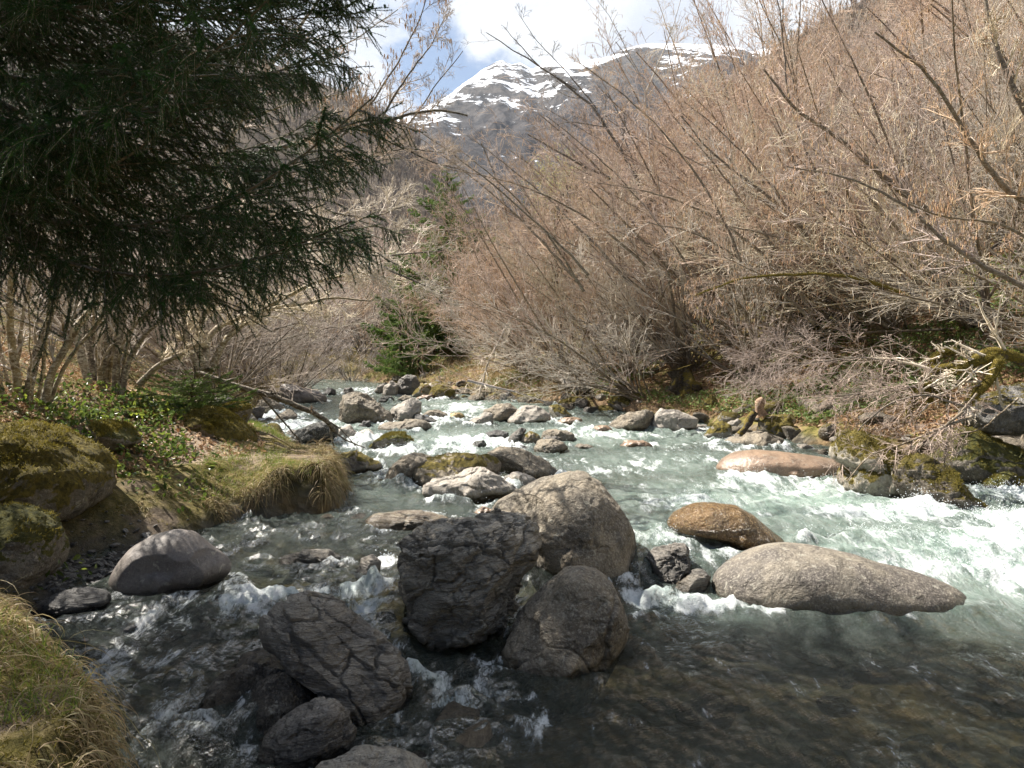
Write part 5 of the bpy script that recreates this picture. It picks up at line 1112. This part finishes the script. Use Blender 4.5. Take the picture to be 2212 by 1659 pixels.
# mossy limbs and dead twig mass on the right
bare_tree('mossy_limb', 'thick golden mossed limbs twisting above the big grey block', [([(2230,790),(2180,765),(2130,760),(2090,790),(2010,800)], 10, .075, .06), ([(2150,770),(2090,790),(2060,805)], 9.8, .06, .05), ([(2160,780),(2140,820),(2110,850),(2085,880)], 9.6, .065, .045), ([(2060,760),(2020,770),(2005,800)], 10.2, .055, .04)], 320, ('mosslimb', 'twigpale'), (5, 5, 3), .9, .0, cat='branch')
bare_tree('mossy_limb', 'short upright mossy stems left of the thick golden limbs', [([(1960,900),(1975,850),(2000,830),(2010,870)], 9.8, .045, .035), ([(2010,830),(2030,850),(2045,870)], 9.8, .04, .03)], 321, ('mosslimb', 'twigpale'), (4, 4, 3), .8, .0, cat='branch')
bare_tree('twig_pile', 'tangle of pale dead twigs drooping over the shore slabs on the right', [([(2090,880),(2000,850),(1920,870),(1850,930),(1820,1000)], 9.4, .018, .007), ([(2100,900),(2020,930),(1950,960),(1880,980),(1830,1040)], 9.0, .02, .007), ([(2060,860),(1960,830),(1860,850),(1760,860)], 9.8, .015, .006), ([(2080,890),(1990,960),(1960,1010),(1900,1040)], 9.0, .018, .007), ([(2110,850),(2050,920),(2040,1000)], 9.2, .016, .008), ([(2100,780),(1980,790),(1850,770),(1700,790)], 10.2, .014, .005), ([(2150,820),(2030,860),(1900,840),(1780,880)], 9.6, .014, .005), ([(2200,860),(2120,930),(2060,940),(1980,1000)], 9.3, .014, .005)], 322, ('stem', 'twig'), (14, 7, 3), .38, -.03, ang=.9, cat='branch', sides=5)
bare_tree('twig_pile', 'brushwood of thin brown sticks lying over the green bank', [([(2000,790),(1880,780),(1750,760),(1620,780)], 12.5, .014, .005), ([(1950,740),(1820,760),(1700,800),(1600,850)], 13.5, .014, .005), ([(1990,830),(1850,860),(1760,850)], 12, .014, .005), ([(1700,640),(1680,720),(1640,780),(1620,830)], 17, .05, .02), ([(1720,640),(1700,700),(1690,760)], 17, .04, .02)], 323, ('stem', 'twig'), (22, 8, 4), .45, -.02, ang=.9, cat='branch', sides=5)
def stump(name, label, pxs, Y, r0, r1, mat, seed):
    r = np.random.default_rng(seed); P, R = limb(pxs, Y, r0, r1, r, 14); V, F = tubes([(P, R)], 22)
    a = V - np.repeat(P[0], 22, 0); V = V + a * (.9 * vnoise(V[:, 0] * 9, V[:, 1] * 9, V[:, 2] * 3, seed))[:, None]
    cap = np.arange(13 * 22, 14 * 22)[None]; o3 = P[0, 0]
    o = obj(name, make_mesh(name, V - o3, [F, cap[:, ::-1]], M[mat]), loc=tuple(o3)); tag(o, label, 'stump')
g = GP(1745, 735); stump('tree_stump', 'big dark mossy stump in the right bank under the tall hazel', [(1748,760),(1745,700),(1750,650),(1742,620)], g[1], .30, .16, 'darkwood', 61)
g = GP(1480, 850); stump('tree_stump', 'dark hazel stool base over the hollow on the right shore', [(1492,888),(1482,845),(1474,815),(1468,795)], g[1], .40, .24, 'darkwood', 62)
stump('tree_stump', 'broken orange brown stump between shore boulders on the right', [(1640,900),(1636,884),(1641,872),(1650,862)], 14.6, .14, .06, 'stumpo', 63) if 'stumpo' in M else None
stump('fallen_log', 'short dark log slanting among the pale stones of the right shore', [(1600,940),(1615,915),(1632,890)], 13.7, .09, .06, 'darkwood', 64)

# ------------------------------------------------------------------ ground cover
def scatter(n, seed, xr, yr, cond, near=2.0):
    r = np.random.default_rng(seed); y = yr[0] + (yr[1] - yr[0]) * r.random(n) ** near; x = r.uniform(xr[0], xr[1], n) * (y if xr[2] else 1); s = sdf(x, y); k = cond(x, y, s); x, y, s = x[k], y[k], s[k]
    return x, y, terr(x, y), s, r
def gnormal(x, y):
    e = .15; return norm(np.stack([terr(x - e, y, False) - terr(x + e, y, False), terr(x, y - e, False) - terr(x, y + e, False), np.full(len(x), 2 * e)], 1))
def cover(name, label, cat, x, y, z, r, mat, size, lift, jit=.6):
    n = len(x); nr = gnormal(x, y) + r.normal(size=(n, 3)) * jit
    V, F = leaves(np.stack([x, y, z + r.uniform(0, 1, n) * lift + .01], 1), nr, size * r.uniform(.6, 1.3, n), r)
    tag(obj(name, make_mesh(name, V, [F], M[mat], smooth=False)), label, cat, kind='stuff')
pat = lambda x, y, s=0, f=.6: vnoise(x * f, y * f, seed=90 + s)
x, y, z, s, r = scatter(150000, 1, (-.1, .8, 1), (8.5, 40), lambda x, y, s: (s > .4) & (s < 16) & (x > np.interp(y, [8, 20, 31, 40], [1.6, -2, -6, -8])) & (pat(x, y) > -.15)); cover('ground_leaves', 'green herbs and bramble leaves spread over the right bank', 'ground cover', x, y, z, r, 'herb', .075, .14)
x, y, z, s, r = scatter(150000, 2, (-.1, .8, 1), (8.5, 45), lambda x, y, s: (s > .3) & (s < 20) & (x > np.interp(y, [8, 20, 31, 40], [1.6, -2, -6, -8]))); cover('dead_leaves', 'dead brown leaves littering the right bank', 'leaf litter', x, y, z, r, 'litter', .07, .05)
x, y, z, s, r = scatter(60000, 3, (-.95, -.2, 1), (4.5, 26), lambda x, y, s: (s > .9) & (x < np.interp(y, [8, 20, 31], [1.6, -2, -6]))); cover('leaf_litter', 'dead leaves littering the left bank', 'leaf litter', x, y, z, r, 'litter', .05, .03)
def ivyp(px, py, rad, n, seed, size=.075, tm=3):
    g = GP(px, py, tm); r = np.random.default_rng(seed); a = r.uniform(0, 6.28, n); d = rad * np.sqrt(r.random(n)); x = g[0] + np.cos(a) * d; y = g[1] + np.sin(a) * d * 1.2; k = sdf(x, y) > .1
    return x[k], y[k], terr(x[k], y[k])
xs_, ys_, zs_ = [], [], []
for i, (px, py, rad, n) in enumerate([(240,960,.8,300),(180,920,.8,260),(300,990,.55,200),(120,905,.7,160),(350,985,.35,120),(215,905,.8,420),(280,900,.6,240),(330,890,.5,160),(270,1040,.4,80),(130,1250,.35,60),(420,1010,.3,40),(420,1100,.3,60),(380,880,.5,140)]):
    a, b, c = ivyp(px, py, rad, n, 40 + i); xs_.append(a); ys_.append(b); zs_.append(c)
x, y, z = map(np.concatenate, (xs_, ys_, zs_)); r = np.random.default_rng(50); cover('ivy_leaves', 'glossy green leaves trailing over the left bank below the trunks', 'ground cover', x, y, z, r, 'ivy', .06, .16, .9)
# grass: blades as tapering curved ribbons
def blades(x, y, z, r, L, lean, width, mat, name, label, droop=0.35, K=6, dirx=None, cat='grass'):
    n = len(x); d = r.normal(size=(n, 3)) * lean + arr(0, 0, 1)
    if dirx is not None: d = d + dirx
    ln = L * r.uniform(.5, 1.25, n); P, _ = stems(np.stack([x, y, z - .01], 1), d, ln, np.ones(n), np.ones(n), K, -droop, .13, r)
    w = width * (1 - np.linspace(0, 1, K) ** 1.5)[None] * r.uniform(.7, 1.2, (n, 1)) + .0002
    V, F = ribbons(P, w, r); tag(obj(name, make_mesh(name, V, [F], M[mat], smooth=True)), label, cat, kind='stuff')
def shoregrad(x, y):
    e = .05; g = np.stack([sdf(x - e, y) - sdf(x + e, y), sdf(x, y - e) - sdf(x, y + e), np.zeros(len(x))], 1); return norm(g)
isl = lambda x, y: x < np.interp(y, [0, 8, 14, 20, 31], [1.5, 1.6, .5, -2, -6])
nobeach = lambda x, y: np.hypot(x + 3.2, (y - 6.1) * .8) > .95
x, y, z, s, r = scatter(520000, 11, (-8, 0, 0), (1.5, 13), lambda x, y, s: (s > .10) & (s < .55) & isl(x, y) & nobeach(x, y), 1.2)
k = (pat(x, y, 1, 1.6) > -.25); x, y, z = x[k], y[k], z[k]
x, y, z = x[::2], y[::2], z[::2]
blades(x, y, z, r, .18, .8, .0024, 'straw', 'dry_grass', 'long dry straw coloured grass hanging over the edge of the left bank', .55, 8, shoregrad(x, y) * 1.0)
x, y, z, s, r = scatter(260000, 12, (-8, 0, 0), (1.5, 16), lambda x, y, s: (s > .12) & (s < 1.5) & isl(x, y) & nobeach(x, y), 1.2)
k = (pat(x, y, 2, 1.3) > .05); x, y, z = x[k], y[k], z[k]
blades(x, y, z, r, .10, .5, .0018, 'grassg', 'green_grass', 'short green grass tufts on the left bank', .15, 4)
x, y, z, s, r = scatter(420000, 13, (-8, 0, 0), (1.5, 18), lambda x, y, s: (s > .05) & (s < 3.5) & isl(x, y) & nobeach(x, y), 1.3)
k = (pat(x, y, 3, .9) > -.1) & (np.interp(0, [0], [0]) == 0); x, y, z = x[k], y[k], z[k]
pk = np.ones(len(x), bool)
for (px, py, rr) in ((350, 945, .6), (420, 965, .6), (330, 1015, .5)):
    g = GP(px, py); pk &= np.hypot(x - g[0], y - g[1]) > rr
x, y, z = x[pk], y[pk], z[pk]
blades(x, y, z, r, .03, .9, .0035, 'mosst', 'moss_carpet', 'yellow green moss and short turf covering the left bank', .1, 3, cat='moss')
x, y, z, s, r = scatter(260000, 14, (-.1, .8, 1), (9, 36), lambda x, y, s: (s > .2) & (s < 6) & ~isl(x, y) & (pat(x, y, 5, .8) > .1), 1.6)
blades(x, y, z, r, .16, .6, .004, 'straw', 'bank_grass', 'dry grass tufts along the right bank', .3, 5)
x, y, z, s, r = scatter(60000, 15, (-.75, .1, 1), (20, 44), lambda x, y, s: (s > .1) & (s < 2.5), 1)
blades(x, y, z, r, .45, .4, .012, 'straw', 'far_grass', 'pale dry grass on the banks at the river bend', .3, 5)
x, y, z, s, r = scatter(70000, 16, (-3.6, -1.7, 0), (7.9, 11.5), lambda x, y, s: (s > .02) & (s < .24) & (vnoise(x * 5, y * 5, seed=8) + .5 * vnoise(x * 14, y * 14, seed=9) > -.05), 1)
blades(x, y, z, r, .30, 1.2, .0026, 'straw', 'hanging_grass', 'dead grass curtain hanging from the tip of the left bank to the water', .5, 8, shoregrad(x, y) * .9)
mp = np.concatenate([a for a, b in MOSS]); mn_ = np.concatenate([b for a, b in MOSS]); r = np.random.default_rng(66)
P, _ = stems(mp, mn_ * .8 + r.normal(size=mp.shape) * .6 + arr(0, 0, .3), r.uniform(.012, .035, len(mp)), np.ones(len(mp)), np.ones(len(mp)), 3, -.1, .1, r)
V, F = ribbons(P, np.array([[.0035, .003, .0008]]) * np.ones((len(mp), 1)), r); tag(obj('moss_tufts', make_mesh('moss_tufts', V, [F], M['mosst'])), 'shaggy golden moss growing on the bank boulders', 'moss', kind='stuff')
x, y, z, s, r = scatter(42000, 18, (-3.6, -1.0, 0), (2.2, 4.9), lambda x, y, s: (s > -.02) & (s < .45) & (vnoise(x * 6, y * 6, seed=19) > -.35), 1)
blades(x, y, z, r, .20, 1.3, .0022, 'straw', 'edge_grass', 'matted dead grass spilling over the edge of the near left bank', .5, 8, shoregrad(x, y) * .7)
# a few long bent stalks near the camera
r = np.random.default_rng(60); n = 70
x = r.uniform(-2.6, -1.35, n); y = r.uniform(2.7, 3.9, n); k = sdf(x, y) > .05; x, y = x[k], y[k]
blades(x, y, terr(x, y), r, .55, .5, .0016, 'straw', 'grass_stalks', 'long bent dry stalks leaning out over the near left channel', .28, 10, arr(.6, .1, 0))

# ------------------------------------------------------------------ air
hm, ht = new_mat('haze_air')
N(ht, 'ShaderNodeOutputMaterial', {1: N(ht, 'ShaderNodeVolumePrincipled', {'Color': (.74, .84, 1.0, 1), 'Density': HAZE, 'Anisotropy': 0.2})}) if HAZE else None
if HAZE:
    x0, x1, y0, y1, z0, z1 = -1700, 2600, -300, 3300, -40, 1900
    V = np.array([(a, b, c) for a in (x0, x1) for b in (y0, y1) for c in (z0, z1)], float)
    F = np.array([(0, 1, 3, 2), (4, 6, 7, 5), (0, 4, 5, 1), (2, 3, 7, 6), (0, 2, 6, 4), (1, 5, 7, 3)])
    tag(obj('haze', make_mesh('haze', V, [F], hm, smooth=False)), 'thin blue valley haze', 'haze', kind='stuff')
